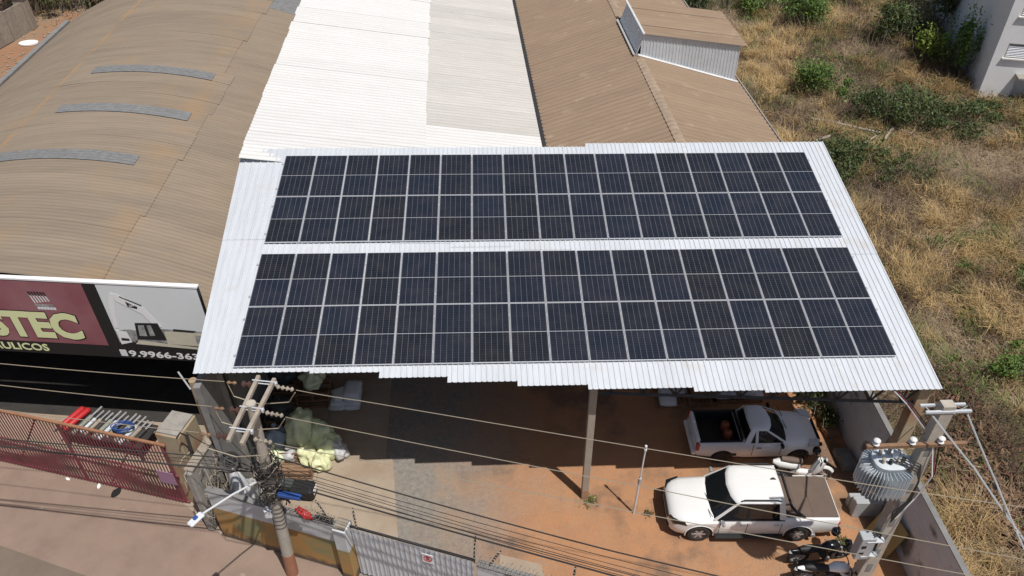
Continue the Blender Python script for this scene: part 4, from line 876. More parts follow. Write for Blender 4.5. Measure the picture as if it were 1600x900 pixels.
build(MB().loft([[sup(a, .42 * k, .33 * k) + Vector((0, 0, z)) for a in np.linspace(0, 2 * math.pi, 28, endpoint=False)] for k, z in ((.9, 0), (1, .05), (1, 1.0), (1.04, 1.02), (1.04, 1.07), (.9, 1.12))]), 'tank', MATS['tank_grey'], tr, smooth=40)
for k in range(40):
    a = 2 * math.pi * k / 40; p = sup(a, .43, .34, .8); d = Vector((math.cos(a) * .9, math.sin(a), 0)).normalized()
    if d.x > .75: continue
    m1 = MB(); ang = math.atan2(d.y, d.x); m1.box(p + d * .1 + Vector((0, 0, .5)), (.24, .016, .86), rot=rotm(rz=ang), bev=.006); build(m1, 'cooling_fin', MATS['tank_grey'], tr)
for (x, y, h, m) in ((-.25, .12, .3, 'pole_concrete'), (0, .16, .3, 'pole_concrete'), (.24, .12, .3, 'pole_concrete'), (-.27, -.14, .2, 'pole_concrete'), (-.1, -.18, .2, 'dark_steel'), (.08, -.18, .2, 'pole_concrete'), (.25, -.12, .2, 'dark_steel')):
    prof = [(.05, 0), (.05, .04), (.03, .05)]
    for q in range(3): z = .06 + q * (h - .08) / 3; prof += [(.03, z), (.055, z + .02), (.03, z + .045)]
    prof += [(.018, h)]; build(MB().lathe(prof, c=(x, y, 1.1), n=10), 'bushing', MATS[m], tr)
build(MB().box((.52, .05, .9), (.4, .3, .08)), 'mounting_bracket', MATS['galv'], tr); build(MB().box((.52, .05, .2), (.4, .3, .08)), 'mounting_bracket', MATS['galv'], tr)
build(MB().lathe([(.06, 0), (.07, .02), (.07, .2), (.04, .24)], c=(.1, .02, 1.1), n=10), 'filler_cap', MATS['tank_grey'], tr)
for k in range(4): build(MB().tube([Vector((.25 - .1 * k, -.16, 1.3)), Vector((.5, -.42, 1.35 - .1 * k)), Vector((.72, -.36, .6)), Vector((.76 + .02 * k, -.3, -.3)), Vector((.5, -.3 - .03 * k, -.8 - .1 * k)), Vector((.66, -.2, -1.3))], .02, 5), 'cable', MATS['wire'], tr)
for k in range(3): build(MB().tube([Vector((-.25 + .25 * k, .14, 1.4)), Vector((-.2 + .3 * k, .1, 1.8)), Vector((-.75 + .9 * k, -.05, 2.35))], .009, 4), 'drop_lead', MATS['wire'], tr)
mbx = thing('meter_cabinet', 'grey metal meter cabinet with two small windows strapped to the square pole', 'meter box', (10.22, 12.05, 2.45))
build(MB().box((0, 0, .5), (.42, .3, 1.0), bev=.02), 'cabinet', MATS['box_grey'], mbx)
for z in (.3, .62): build(MB().box((-.08, -.155, z), (.13, .012, .12)), 'window', MATS['black'], mbx)
for k in range(4): build(MB().tube([(.12, -.1 + .06 * k, 1.0), (.22, -.1 + .06 * k, 1.2), (.34, -.05 + .04 * k, 1.05), (.36, -.05 + .04 * k, .2)], .014, 5), 'cable', MATS['wire'], mbx)
build(MB().box((.2, .0, .85), (.5, .34, .03)), 'strap', MATS['galv'], mbx); build(MB().box((.2, .0, .15), (.5, .34, .03)), 'strap', MATS['galv'], mbx)
# service conduit from carport to the pole
t = thing('service_cable', 'bundled white and red service cable from the carport truss to the crossarm', 'cable')
for k, m in enumerate(('white_flat', 'red_paint', 'black')):
    pts = [Vector((11.6, 15.7, 5.6)), Vector((11.62, 14.6, 5.9)), Vector((11.3, 13.2, 6.5)), Vector((10.75 + .05 * k, 12.05, 7.2)), Vector((11.0, 11.9, 6.2)), Vector((10.9, 11.95, 5.2)), Vector((10.6, 11.9, 4.4))]
    build(MB().tube([p + Vector((.035 * k, .02 * k, .03 * k)) for p in pts], .018, 5), 'strand', MATS[m], t)
# white PVC mast in the yard
t = thing('pipe_mast', 'thin white pipe mast standing in the middle of the dirt yard', 'mast', (4.53, 15.37, 0))
build(MB().cyl((0, 0, 0), (.04, .03, 1.72), .036, n=10).cyl((.04, .03, 1.7), (.08, .05, 3.36), .026, n=10), 'pipe', MATS['pvc'], t)
build(MB().cyl((.035, .03, 1.6), (.045, .03, 1.86), .055, n=10), 'joint', MATS['box_grey'], t); build(MB().cyl((.075, .05, 3.2), (.08, .05, 3.28), .045, n=10).cyl((.08, .05, 3.36), (.08, .05, 3.44), .04, n=10), 'cap', MATS['pvc'], t)
# left service posts
t = thing('meter_post', 'dark steel meter post with small white meter box beside the yellow pier', 'post', (-9.5, 15.72, 0))
build(MB().cyl((0, 0, 0), (-.1, .5, 3.7), .055, n=8), 'post', MATS['dark_steel'], t)
bx = build(MB().box((-.02, .1, 1.5), (.3, .16, .42), bev=.02), 'meter_box', MATS['white_flat'], t); build(MB().box((-.02, .015, 1.55), (.16, .012, .12)), 'window', MATS['black'], bx)
build(MB().box((.02, .05, .55), (.34, .2, .9), bev=.02), 'plinth', MATS['black'], t)
build(MB().tube([(-.1, .5, 3.7), (-.2, .4, 3.95), (-.32, .3, 3.8)], .03, 6), 'weather_head', MATS['dark_steel'], t)
t = thing('insulator_post', 'pale round post with white reel insulators near the sign corner', 'post', (-9.12, 16.7, 0))
build(MB().cyl((0, 0, 0), (.06, .04, 5.6), .13, .12, n=14), 'post', MATS['concrete_warm'], t, smooth=50)
for (x, y, z) in ((.16, -.12, 5.1), (.2, -.1, 4.95), (.26, -.14, 4.62), (.18, -.16, 4.5)): build(MB().lathe([(.03, 0), (.065, .01), (.045, .05), (.065, .09), (.03, .1)], c=(x, y, z), n=10), 'insulator', MATS['porcelain_white'], t)
build(MB().box((.16, -.08, 4.8), (.06, .08, .9)), 'rack', MATS['dark_steel'], t); build(MB().cyl((-.05, -.05, 5.3), (-.3, .1, 5.9), .025, n=5), 'pipe_stub', MATS['galv'], t)
t = thing('cable_coil', 'black coil of spare cable with splice box hung before the grey wall', 'cable coil', (-7.7, 14.6, 4.35))
fd = Vector((-.0, -.62, .78)); rt = fd.to_track_quat('Z', 'Y').to_matrix()
for k in range(3): build(MB().tube([rt @ Vector(((.25 + .02 * k) * math.cos(a), (.25 + .015 * k) * math.sin(a), .03 * k)) for a in np.linspace(0, 6.28, 22, endpoint=False)], .034, 5, closed=True), 'loop', MATS['wire'], t)
build(MB().box((0, 0, 0), (.26, .26, .2), rot=rt, bev=.03), 'splice_box', MATS['black'], t)
t = thing('cable_enclosure', 'long blue enclosure hanging on the cable beside the left utility pole', 'cable box', (-5.72, 13.22, 4.55), R(-14))
build(MB().box((0, 0, 0), (.68, .16, .16), bev=.03), 'casing', MATS['blue'], t); build(MB().tube([(-.12, 0, -.07), (-.14, .03, -.25), (-.06, .0, -.36)], .03, 5), 'hanger', MATS['dark_steel'], t); build(MB().cyl((.34, 0, 0), (.44, 0, 0), .04, n=8), 'gland', MATS['black'], t)
def wire(pts, r, m, label, sag=.12, cat='wire', group='overhead wires'):
    path = []
    for i in range(len(pts) - 1):
        a, b = Vector(pts[i]), Vector(pts[i + 1]); n = 10
        for k in range(n + (1 if i == len(pts) - 2 else 0)): t_ = k / n; path.append(a.lerp(b, t_) + Vector((0, 0, -4 * sag * t_ * (1 - t_))))
    o = build(MB().tube(path, r, 5), 'overhead_wire', MATS[m]); tag(o, label, cat, group); return o
wire([(-5.05, 13.92, 7.97), (-3.42, 13.5, 7.96), (8.07, 10.53, 7.94), (11.43, 9.74, 7.95), (30, 5.2, 8.2)], .0105, 'wire_pale', 'upper pale power line crossing just below the carport edge to the right', .02)
wire([(-5.15, 13.02, 7.97), (3.6, 10.51, 7.96), (10.74, 8.5, 7.96), (28, 3.6, 8.2)], .0105, 'wire_pale', 'middle pale power line crossing the white pickup', .03)
wire([(-5.25, 12.2, 7.97), (-3.21, 11.66, 7.96), (2.26, 10.16, 7.95), (9.48, 8.2, 7.95), (26, 3.7, 8.2)], .010, 'wire_pale', 'lowest of the three pale power lines on the right half', .02)
wire([(-6.95, 14.3, 7.97), (-13.05, 15.24, 7.95), (-40, 19.4, 8.2)], .0105, 'wire_pale', 'upper pale power line running left below the sign', .03)
wire([(-7.05, 13.45, 7.97), (-12.68, 14.44, 7.95), (-40, 19.2, 8.2)], .0105, 'wire_pale', 'middle pale power line crossing the dark warehouse front', .03)
wire([(-7.15, 12.62, 7.97), (-12.29, 13.59, 7.95), (-40, 18.6, 8.2)], .010, 'wire_pale', 'lowest pale power line running along the red gate top', .03)
LV = [((-3.6, 12.18), (2.69, 9.91), (14, 6.0), .024, 'thickest dark cable running from the left pole to the lower right'), ((-3.62, 12.3), (2.7, 10.05), (14, 6.3), .012, 'thin dark cable running just above the thickest cable'),
      ((-3.7, 13.09), (2.78, 10.55), (14, 7.1), .02, 'dark twisted cable running highest from the left pole over the dirt yard'), ((-3.67, 12.84), (1.86, 10.66), (14, 6.6), .009, 'fine dark wire below the twisted cable'),
      ((-3.66, 12.6), (1.83, 10.4), (14, 6.2), .009, 'fine dark wire midway between the twisted cable and thickest cable'), ((-3.64, 12.45), (1.82, 10.28), (14, 6.1), .009, 'fine dark wire lying close above the thick cables'), ((-3.66, 12.7), (1.84, 10.5), (14, 6.4), .008, 'faint brown wire third below the twisted cable')]
for k, (a, b, c, r, lb) in enumerate(LV):
    wire([(-6.3, 13.45 + .75 * (a[1] - 12.4), 5.3 + .05 * (k % 3)), (b[0], b[1], 5.5), (c[0], c[1], 5.6)], r, 'wire', lb, .05 + .02 * (k % 3))
LW = [((-7.43, 13.84), (-13.88, 14.79), .02, 'upper dark cable crossing the middle of the red gate'), ((-7.34, 13.45), (-13.75, 14.51), .028, 'thick lower dark cable crossing the red gate'), ((-7.4, 13.7), (-13.84, 14.72), .009, 'fine wire beside the upper dark cable at the red gate'), ((-7.36, 13.58), (-13.8, 14.6), .009, 'fine wire between the two dark cables at the red gate')]
for k, (a, b, r, lb) in enumerate(LW):
    d = (b[0] - a[0], b[1] - a[1]); wire([(-6.65, 13.55, 5.2 + .06 * k), (a[0], a[1], 5.5), (b[0], b[1], 5.5), (b[0] + 4 * d[0], b[1] + 4 * d[1], 5.7)], r, 'wire', lb, .03)
wire([(10.3, 12.2, 8.4), (11.3, 11.2, 7.4), (12.1, 9.9, 6.5), (14, 6, 5)], .025, 'box_grey', 'left grey service line dropping from the transformer pole top to the right', .02)
wire([(11.2, 12.2, 8.4), (11.75, 10.9, 7.2), (11.95, 9.4, 6.5), (13, 6, 5.4)], .022, 'box_grey', 'right grey service line dropping from the transformer pole top', .02)
wire([(-9.55, 16.2, 3.85), (-8.3, 15.0, 4.6), (-6.6, 13.7, 5.1)], .016, 'wire', 'dark drop cable from the meter post to the utility pole', .05)
wire([(-9.0, 16.7, 4.7), (-7.9, 15.2, 4.9), (-6.55, 13.7, 5.3)], .012, 'wire', 'dark drop cable from the pale post to the utility pole', .1)

# ================================================================== YARD CLUTTER
def blob(nm, label, cat, loc, size, m, seed=0, group=None, tie=True, n=3, amp=.19):
    bm = bmesh.new(); bmesh.ops.create_icosphere(bm, subdivisions=n + 1, radius=1.0)
    for v in bm.verts:
        p = v.co.copy(); k = 1 + amp * noise.noise(p * 1.5 + Vector((seed * 7.3, seed, 0))) * 2.6 + amp * .5 * noise.noise(p * 4 + Vector((seed, 0, seed * 3))) - amp * .55 * abs(noise.noise(p * 3.2 + Vector((0, seed, seed * 3)))) - amp * .25 * abs(noise.noise(p * 7 + Vector((0, seed, seed * 3))))
        q = p * k; q.z = max(q.z, -.72) + .72; v.co = Vector((q.x * size[0], q.y * size[1], q.z * size[2] / 1.72))
    me = bpy.data.meshes.new('bag'); bm.to_mesh(me); bm.free(); me.shade_smooth()
    t = thing(nm, label, cat, loc, seed * 1.3, group); link('body', me, MATS[m], t)
    if nm == 'plastic_bag': t.scale = (1.12, 1.12, 1.15)
    if tie:
        build(MB().lathe([(.05, -.04), (.03, .02), (.06, .08), (.09, .14), (.04, .13)], c=(size[0] * .2, 0, size[2] * .98), n=8), 'knot', MATS[m], t)
    return t
G1 = 'stuffed plastic bags piled on the left'
def crate(label, loc, rz, dims, group):
    t = thing('wooden_crate', label, 'crate', loc, rz, group); a, b, h = dims
    for z in np.linspace(.06, h - .05, 3):
        for s in (-1, 1):
            build(MB().box((0, s * b / 2, z), (a, .022, .1)), 'slat', MATS['wood'], t); build(MB().box((s * a / 2, 0, z), (.022, b - .05, .1)), 'slat', MATS['wood'], t)
    for x in (-a / 2 + .04, 0, a / 2 - .04):
        for s in (-1, 1): build(MB().box((x, s * (b / 2 - .035), h / 2), (.06, .04, h)), 'post', MATS['wood'], t)
    for k in range(5): build(MB().box((0, -b / 2 + .1 + k * (b - .2) / 4, .03), (a - .05, .1, .02)), 'bottom_slat', MATS['wood'], t)
    return t
G2 = 'wooden crates beside the plastic bags'
crate('brown slatted crate in the sun before the yellow bags', (-7.25, 17.62, .025), R(-3), (1.55, .75, .5), G2)
crate('brown slatted crate in the shade behind the blue bag', (-7.9, 19.7, .025), R(4), (1.1, .8, .75), G2)
crate('slatted crate with a dull green bag on top deep in the shade', (-6.95, 21.0, .025), R(2), (1.3, .9, .8), G2)
crate('slatted crate against the left wall deepest under the roof', (-8.05, 21.4, .025), R(-4), (.9, .9, .9), G2)
crate('crate supporting the big pale green bag', (-7.0, 18.8, .025), R(0), (1.2, .8, .45), G2)
blob('plastic_bag', 'largest pale green plastic bag at the top of the pile', 'bag', (-6.95, 18.75, .5), (.52, .45, 1.05), 'bag_green', 1, G1)
blob('plastic_bag', 'pale green bag second from the right beside the largest bag', 'bag', (-6.35, 18.75, .03), (.42, .4, .95), 'bag_green', 2, G1)
blob('plastic_bag', 'pale green bag at the right end of the bag pile', 'bag', (-5.98, 18.35, .03), (.36, .36, .75), 'bag_green', 3, G1)
blob('plastic_bag', 'yellow green bag lying in front of the largest bag', 'bag', (-6.78, 18.2, .03), (.5, .34, .6), 'bag_yellow', 4, G1)
blob('plastic_bag', 'bright yellow bag slumped on the sunny slab beside the crate', 'bag', (-6.25, 17.78, .03), (.3, .36, .55), 'bag_yellow', 5, G1)
blob('plastic_bag', 'blue grey bag at the left of the bag pile', 'bag', (-7.95, 18.72, .03), (.46, .4, .8), 'bag_blue', 6, G1)
blob('plastic_bag', 'small whitish bag sitting below the blue bag', 'bag', (-7.85, 18.15, .03), (.34, .26, .5), 'bag_green', 7, G1)
blob('plastic_bag', 'small white bag left of the yellow green bag', 'bag', (-7.35, 18.12, .03), (.26, .24, .5), 'bag_white', 8, G1)
blob('plastic_bag', 'dull green bag on a crate in deep shade', 'bag', (-6.9, 21.0, .83), (.42, .4, .65), 'bag_green', 9, G1)
blob('plastic_bag', 'dark green bag at the carport back beside the wall', 'bag', (-8.0, 21.4, .93), (.5, .45, .7), 'tarp', 10, G1)
blob('plastic_bag', 'dark tarpaulin bundle on the shaded crate behind the blue bag', 'bag', (-7.9, 19.7, .78), (.5, .4, .5), 'tarp', 11, G1)
blob('plastic_bag', 'greyish white bag at the far right of the bag pile', 'bag', (-5.62, 18.2, .03), (.26, .3, .6), 'bag_white', 15, G1)
t = thing('dead_vine', 'tangle of pale dead vine and wire hanging over the grey link wall', 'vine', (-9.3, 15.85, 0)); tgm = MB()
for k in range(70):
    p = Vector((random.uniform(-.25, .55), random.uniform(-.6, .9), random.uniform(.4, 3.3))); q = [p]
    for j in range(4): p = p + Vector((random.uniform(-.2, .2), random.uniform(-.3, .3), random.uniform(-.45, .15))); q.append(p)
    tgm.tube(q, random.choice((.008, .012, .018)), 4)
tag(build(tgm, 'vine_stems', MATS['wood_grey'], t), kind='stuff')
def sack_mesh(seed, a=.36, b=.26, h=.17):
    bm = bmesh.new(); bmesh.ops.create_cube(bm, size=2.0); bmesh.ops.subdivide_edges(bm, edges=bm.edges, cuts=5, use_grid_fill=True)
    for v in bm.verts:
        x, y, z = v.co; e = max(abs(x), abs(y)); t = 1 - .55 * max(0, e - .3) ** 1.5
        v.co = Vector((x * a * (1 - .06 * y * y), y * b * (1 - .06 * x * x), (z * h / 2) * (t * (1 - .5 * abs(x) ** 6) * (1 - .5 * abs(y) ** 6)) + h / 2 + .018 * noise.noise(Vector((x * 2 + seed, y * 2, z)))))
    me = bpy.data.meshes.new('sack'); bm.to_mesh(me); bm.free(); me.shade_smooth(); return me
SK_ = [sack_mesh(s) for s in range(5)]
def sack(label, loc, rz, group, k, rx=0, s=1.0):
    t = thing('filled_sack', label, 'sack', loc, rz, group); o = link('sack_body', SK_[k % 5], MATS['sack'], t); o.rotation_euler = (rx, 0, 0); o.scale = (s, s, s)
    build(MB().box((.355 * s, 0, .085 * s), (.03, .4 * s, .02)), 'seam', MATS['sack'], t); return t
G3 = 'grey white sacks stacked in the shade'
for i, (x, y, z, rz, lb) in enumerate(((-6.05, 20.75, .03, 88, 'pale sack at the bottom left of the small sack stack'), (-5.5, 20.75, .03, 92, 'pale sack at the bottom right of the small sack stack'), (-6.02, 20.8, .2, 95, 'pale sack second up on the left of the small stack'), (-5.48, 20.82, .2, 86, 'pale sack second up on the right of the small stack'), (-5.46, 20.85, .37, 90, 'pale sack third up on the right of the small stack'), (-5.45, 20.9, .54, 84, 'topmost pale sack of the small stack in the carport'), (-5.8, 20.85, .39, 20, 'pale sack lying crosswise on the small stack'))):
    sack(lb, (x, y, z), R(rz), G3, i, s=1.25)
def pallet(label, loc, rz, a=1.1, b=1.0):
    t = thing('pallet', label, 'pallet', loc, rz, 'pallets behind the silver pickup')
    for k in range(7): build(MB().box((-a / 2 + .07 + k * (a - .14) / 6, 0, .12), (.1, b, .022)), 'deck_board', MATS['wood'], t)
    for y in (-b / 2 + .05, 0, b / 2 - .05): build(MB().box((0, y, .055), (a, .09, .09)), 'bearer', MATS['wood'], t)
    return t
pallet('wooden pallet holding one upright pale sack', (6.75, 20.5, 0), R(3)); pallet('empty wooden pallet leaning flat between the sack groups', (7.95, 20.5, .0), R(-2)); pallet('wooden pallet under the long sack stack behind the silver pickup', (9.3, 20.6, 0), 0, 1.9, 1.0)
build(MB().box((0, 0, .42), (.9, .8, .5), bev=.03), 'stacked_boards', MATS['wood'], None, loc=(7.95, 20.5, .135)); tag(bpy.data.objects['stacked_boards'], 'brown stack of boards on the pallet between the sacks', 'boards')
G4 = 'pale sacks behind the silver pickup'
sack('single pale sack lying on the left pallet', (6.6, 20.35, .135), R(85), G4, 0, s=1.3)
sack('pale sack behind the single sack on the left pallet', (7.0, 20.75, .135), R(10), G4, 1, s=1.1)
for i in range(8):
    sack(['pale sack at the bottom near end of the long stack', 'pale sack at the bottom centre of the long stack', 'pale sack at the bottom far end of the long stack', 'pale sack second layer near end of the long stack', 'pale sack second layer far end of the long stack', 'pale sack third layer of the long stack near the pallet', 'pale sack third layer of the long stack near the wall', 'topmost pale sack of the long stack behind the silver pickup'][i], (8.75 + (i % 3) * .62 if i < 3 else 8.9 + (i % 2) * .75, 20.6, .135 + (0 if i < 3 else .2 if i < 5 else .4 if i < 7 else .6)), R(88 if i != 5 else 60), G4, i, s=1.25)
t = thing('black_chest', 'black tarpaulin wrapped machine with a pale label on the sunny slab', 'machine', (-6.9, 16.6, .03), R(-8))
build(MB().box((0, 0, .28), (1.35, .55, .56), bev=.1), 'body', MATS['black'], t); build(MB().box((.66, 0, .35), (.06, .3, .22)), 'label_plate', MATS['white_flat'], t); build(MB().box((-.3, 0, .6), (.5, .35, .12), bev=.04), 'lid', MATS['tarp'], t)
blob('bulk_bag', 'tall white bulk bag standing behind the street wall corner', 'bag', (-8.15, 15.5, .03), (.5, .45, 2.5), 'bag_white', 12, None, False)
blob('bulk_bag', 'low white bag leaning at the grey wall foot', 'bag', (-8.25, 16.3, .03), (.36, .36, 1.0), 'bag_white', 13, None, False)
blob('red_bundle', 'small red plastic bundle lying on the street wall coping', 'bundle', (-5.8, 14.02, 2.46), (.32, .12, .22), 'red', 14, None, False, amp=.25)
t = thing('scrap_basket', 'rusty wire scrap on the wall top beside the red bundle', 'scrap', (-5.2, 13.83, 2.46), FA); tgm = MB()
for k in range(14): tgm.tube([(random.uniform(-.35, .35), random.uniform(-.1, .1), random.uniform(0, .2)) for _ in range(4)], .01, 4)
build(tgm, 'bent_rods', MATS['dark_steel'], t)
# hydraulic parts bench behind the red gate
t = thing('parts_bench', 'steel bench loaded with hydraulic parts behind the red gate', 'bench', (-14.0, 19.2, 0), GA)
build(MB().box((0, 0, .75), (3.3, 1.1, .06)), 'top', MATS['dark_steel'], t)
for x in (-1.55, 1.55):
    for y in (-.5, .5): build(MB().box((x, y, .36), (.07, .07, .72)), 'leg', MATS['dark_steel'], t)
mat('oxide_green', (.2, .22, .17), (.3, .3, .27), 7, .6)
for k in range(12):
    x = -.95 + k * .21; ln = random.uniform(.8, 1.2); tt = thing('hydraulic_cylinder', 'greenish grey hydraulic cylinder, %s from the red cylinders on the bench' % ORD[k], 'cylinder', (-14.0 + x * math.cos(GA), 19.2 + x * math.sin(GA), .78), GA + R(-8), 'hydraulic cylinders on the bench')
    rr = random.uniform(.05, .095); build(MB().cyl((0, -ln / 2, rr), (0, ln / 4, rr), rr, n=10), 'barrel', MATS[('oxide_green', 'galv', 'wood_grey', 'dark_steel')[k % 4]], tt, smooth=40); build(MB().cyl((0, ln / 4, rr), (0, ln / 2 + .2, rr), rr * .45, n=8), 'rod', MATS['chrome'], tt)
for k in range(2):
    tt = thing('red_cylinder', 'bright red cylinder lying on the bench, %s' % ('leftmost' if k == 0 else 'beside the hydraulic parts'), 'cylinder', (-15.5 + .24 * k, 19.63 - .07 * k, .78), GA + R(-12), 'red cylinders on the bench')
    build(MB().lathe([(.03, -.62), (.1, -.56), (.11, -.5), (.11, .42), (.08, .5), (.03, .54)], c=(0, 0, .11), n=12, rot=rotm(rx=R(90))), 'tank', MATS['red'], tt, smooth=40); build(MB().cyl((0, -.54, .11), (0, -.66, .11), .04, n=8), 'valve', MATS['dark_steel'], tt)
t = thing('hose_coil', 'blue hydraulic hose coiled on top of the bench parts', 'hose', (-13.3, 18.95, .98), 0); build(MB().tube([(.3 * math.cos(a) * (1 + .02 * a), .22 * math.sin(a), .04 + .012 * a) for a in np.linspace(0, 18, 60)], .022, 5), 'hose', MATS['blue'], t)
# junk along the boundary wall
for (x, y, a, b, h, m, lb) in ((12.2, 15.2, .9, .6, .75, 'box_grey', 'grey green metal cabinet lying at the boundary wall foot'), (12.35, 17.2, .5, .9, .35, 'concrete_dark', 'low pile of dark blocks by the boundary wall'), (12.3, 18.6, .5, .7, .3, 'wood', 'small heap of boards near the wall under the roof')):
    t = thing('wall_junk', lb, 'junk', (x, y, 0), R(random.uniform(-12, 12)))
    for k in range(3): build(MB().box((random.uniform(-.08, .08), (-.33 + k * .33) * b, h / 2 * (1 - .15 * k)), (a, b * .32, h * (1 - .15 * k)), bev=.02), 'block', MATS[m], t)
t = thing('leaning_board', 'ochre board leaning against the boundary wall behind the square pole', 'board', (12.25, 13.9, 0), R(10)); build(MB().box((.1, 0, .62), (.05, 1.1, 1.3), rot=rotm(ry=R(18))), 'board', MATS['yellow_board'], t); build(MB().box((.02, 0, .1), (.2, 1.0, .1)), 'foot_batten', MATS['wood'], t)
# litter on the street
for (px, py, m, a, b, lb) in ((-13.2, 16.95, 'black', .42, .28, 'black bin lid lying on the street before the red gate'), (-13.9, 17.25, 'white_flat', .25, .12, 'white paper scrap at the red gate foot'), (-15.1, 17.6, 'white_flat', .22, .1, 'white wrapper nearer the left at the red gate foot'), (-12.7, 16.2, 'wood_grey', .12, .1, 'small pale scrap on the street right of the black lid'), (-15.5, 16.4, 'wood_grey', .2, .12, 'pale leaf scrap on the middle of the left street'), (-8.1, 13.6, 'stone', .22, .18, 'brown stone lying on the street under the lamp')):
    t = thing('litter', lb, 'litter', (px, py, -.004), random.uniform(0, 3)); pp = [(a / 2 * math.cos(q) * random.uniform(.7, 1.1), b / 2 * math.sin(q) * random.uniform(.7, 1.1)) for q in np.linspace(0, 6.28, 9, endpoint=False)]
    build(MB().prism(pp, 0, .03), 'scrap', MATS[m], t)
# white sheet and rubble on the far left soil
t = thing('discarded_basin', 'round white basin lying on the orange soil at the far upper left', 'basin', (-33.9, 57.8, 0)); build(MB().prism([(.7 * math.cos(q), .5 * math.sin(q)) for q in np.linspace(0, 6.28, 14, endpoint=False)], .02, .12), 'disc', MATS['white_flat'], t)
def scatter_stones(nm, pts, smin, smax, m, lab):
    base = MB(); vs = []; fs = []; ico = [(0, 0, 1), (.9, 0, .2), (.3, .85, .25), (-.7, .5, .2), (-.7, -.5, .25), (.3, -.85, .2), (0, 0, -.4)]
    ff = [(0, 1, 2), (0, 2, 3), (0, 3, 4), (0, 4, 5), (0, 5, 1), (6, 2, 1), (6, 3, 2), (6, 4, 3), (6, 5, 4), (6, 1, 5)]
    for (x, y) in pts:
        s = random.uniform(smin, smax); a = random.uniform(0, 6.28); c, sn = math.cos(a), math.sin(a); k = len(vs)
        for (X, Y, Z) in ico: X *= random.uniform(.6, 1.3); Y *= random.uniform(.6, 1.3); vs.append((x + s * (X * c - Y * sn), y + s * (X * sn + Y * c), s * Z * .7))
        fs += [(i + k, j + k, l + k) for i, j, l in ff]
    me = bpy.data.meshes.new(nm); me.from_pydata(vs, [], fs); o = link(nm, me, MATS[m]); tag(o, lab, 'gravel', kind='stuff'); return o
pts = []
for _ in range(9000):
    x = random.uniform(-3.4, 12); y = random.uniform(11.5, 18.5)
    if y < front_y(x) + .3: continue
    d = noise.noise(Vector((x * .5, y * .5, 1.3))) + .25 * noise.noise(Vector((x * 2, y * 2, 0)))
    if x < .3 or d > .12 or random.random() < .12: pts.append((x, y))
scatter_stones('gravel', pts[:4200], .008, .03, 'stone', 'loose pale gravel scattered over the dirt yard')
pts = [(random.gauss(-31.5, 1.8), random.uniform(42, 66)) for _ in range(900)]
scatter_stones('rubble', pts, .04, .16, 'stone', 'grey rubble strewn along the soil strip left of the warehouse')
# ================================================================== VEGETATION
def attr_mat(name, rough=.8, trans=.25):
    m = bpy.data.materials.new(name); m.use_nodes = True; t = m.node_tree; b = t.nodes['Principled BSDF']; a = t.nodes.new('ShaderNodeAttribute'); a.attribute_name = 'Col'
    t.links.new(a.outputs['Color'], b.inputs['Base Color']); b.inputs['Roughness'].default_value = rough; b.inputs['Specular IOR Level'].default_value = .25
    tr = t.nodes.new('ShaderNodeBsdfTranslucent'); t.links.new(a.outputs['Color'], tr.inputs[0]); mx = t.nodes.new('ShaderNodeMixShader'); mx.inputs[0].default_value = trans
    t.links.new(b.outputs[0], mx.inputs[1]); t.links.new(tr.outputs[0], mx.inputs[2]); t.links.new(mx.outputs[0], t.nodes['Material Output'].inputs[0]); MATS[name] = m
attr_mat('straw', .75, .2); attr_mat('leaf', .5, .25)
def mesh_np(name, V, F, C, m, fsize):
    # V (n,3) F (k,fsize) C (n,3)
    me = bpy.data.meshes.new(name); me.vertices.add(len(V)); me.vertices.foreach_set('co', V.astype('f').ravel())
    me.loops.add(F.size); me.loops.foreach_set('vertex_index', F.astype('i').ravel()); me.polygons.add(len(F)); me.polygons.foreach_set('loop_start', np.arange(0, F.size, fsize, dtype='i'))
    me.update(calc_edges=True); ca = me.color_attributes.new('Col', 'FLOAT_COLOR', 'POINT'); ca.data.foreach_set('color', np.c_[C, np.ones(len(C))].astype('f').ravel()); me.materials.append(MATS[m]); return me
def vnoise(x, y, s, seed):
    r = np.random.default_rng(seed); g = r.random((128, 128)); u = x / s + 500; v = y / s + 500; i = np.floor(u).astype(int); j = np.floor(v).astype(int); fu = u - i; fv = v - j
    fu = fu * fu * (3 - 2 * fu); fv = fv * fv * (3 - 2 * fv); q = lambda a, b: g[a % 128, b % 128]
    return (q(i, j) * (1 - fu) + q(i + 1, j) * fu) * (1 - fv) + (q(i, j + 1) * (1 - fu) + q(i + 1, j + 1) * fu) * fv
def blades(P, L, az, l1, l2, wd, C):
    n = len(P); d = np.c_[np.cos(az), np.sin(az), np.zeros(n)]; sd_ = np.c_[-np.sin(az), np.cos(az), np.zeros(n)]; Z = np.array([0, 0, 1.0])
    tw = rng.uniform(-.6, .6, n)[:, None]; sd_ = sd_ * np.cos(tw) + Z * np.sin(tw) * .6
    p1 = P + (L * .5)[:, None] * (d * np.sin(l1)[:, None] + Z * np.cos(l1)[:, None]); p2 = p1 + (L * .5)[:, None] * (d * np.sin(l2)[:, None] + Z * np.cos(l2)[:, None])
    p2[:, 2] = np.maximum(p2[:, 2], .02); w_ = (wd / 2)[:, None]
    V = np.stack([P - sd_ * w_, P + sd_ * w_, p1 + sd_ * w_ * .85, p1 - sd_ * w_ * .85, p2 + sd_ * w_ * .15, p2 - sd_ * w_ * .15], 1).reshape(-1, 3)
    b = np.arange(n)[:, None] * 6; F = np.concatenate([b + np.array([0, 1, 2, 3]), b + np.array([3, 2, 4, 5])], 0)
    return V, F, np.repeat(C, 6, 0)
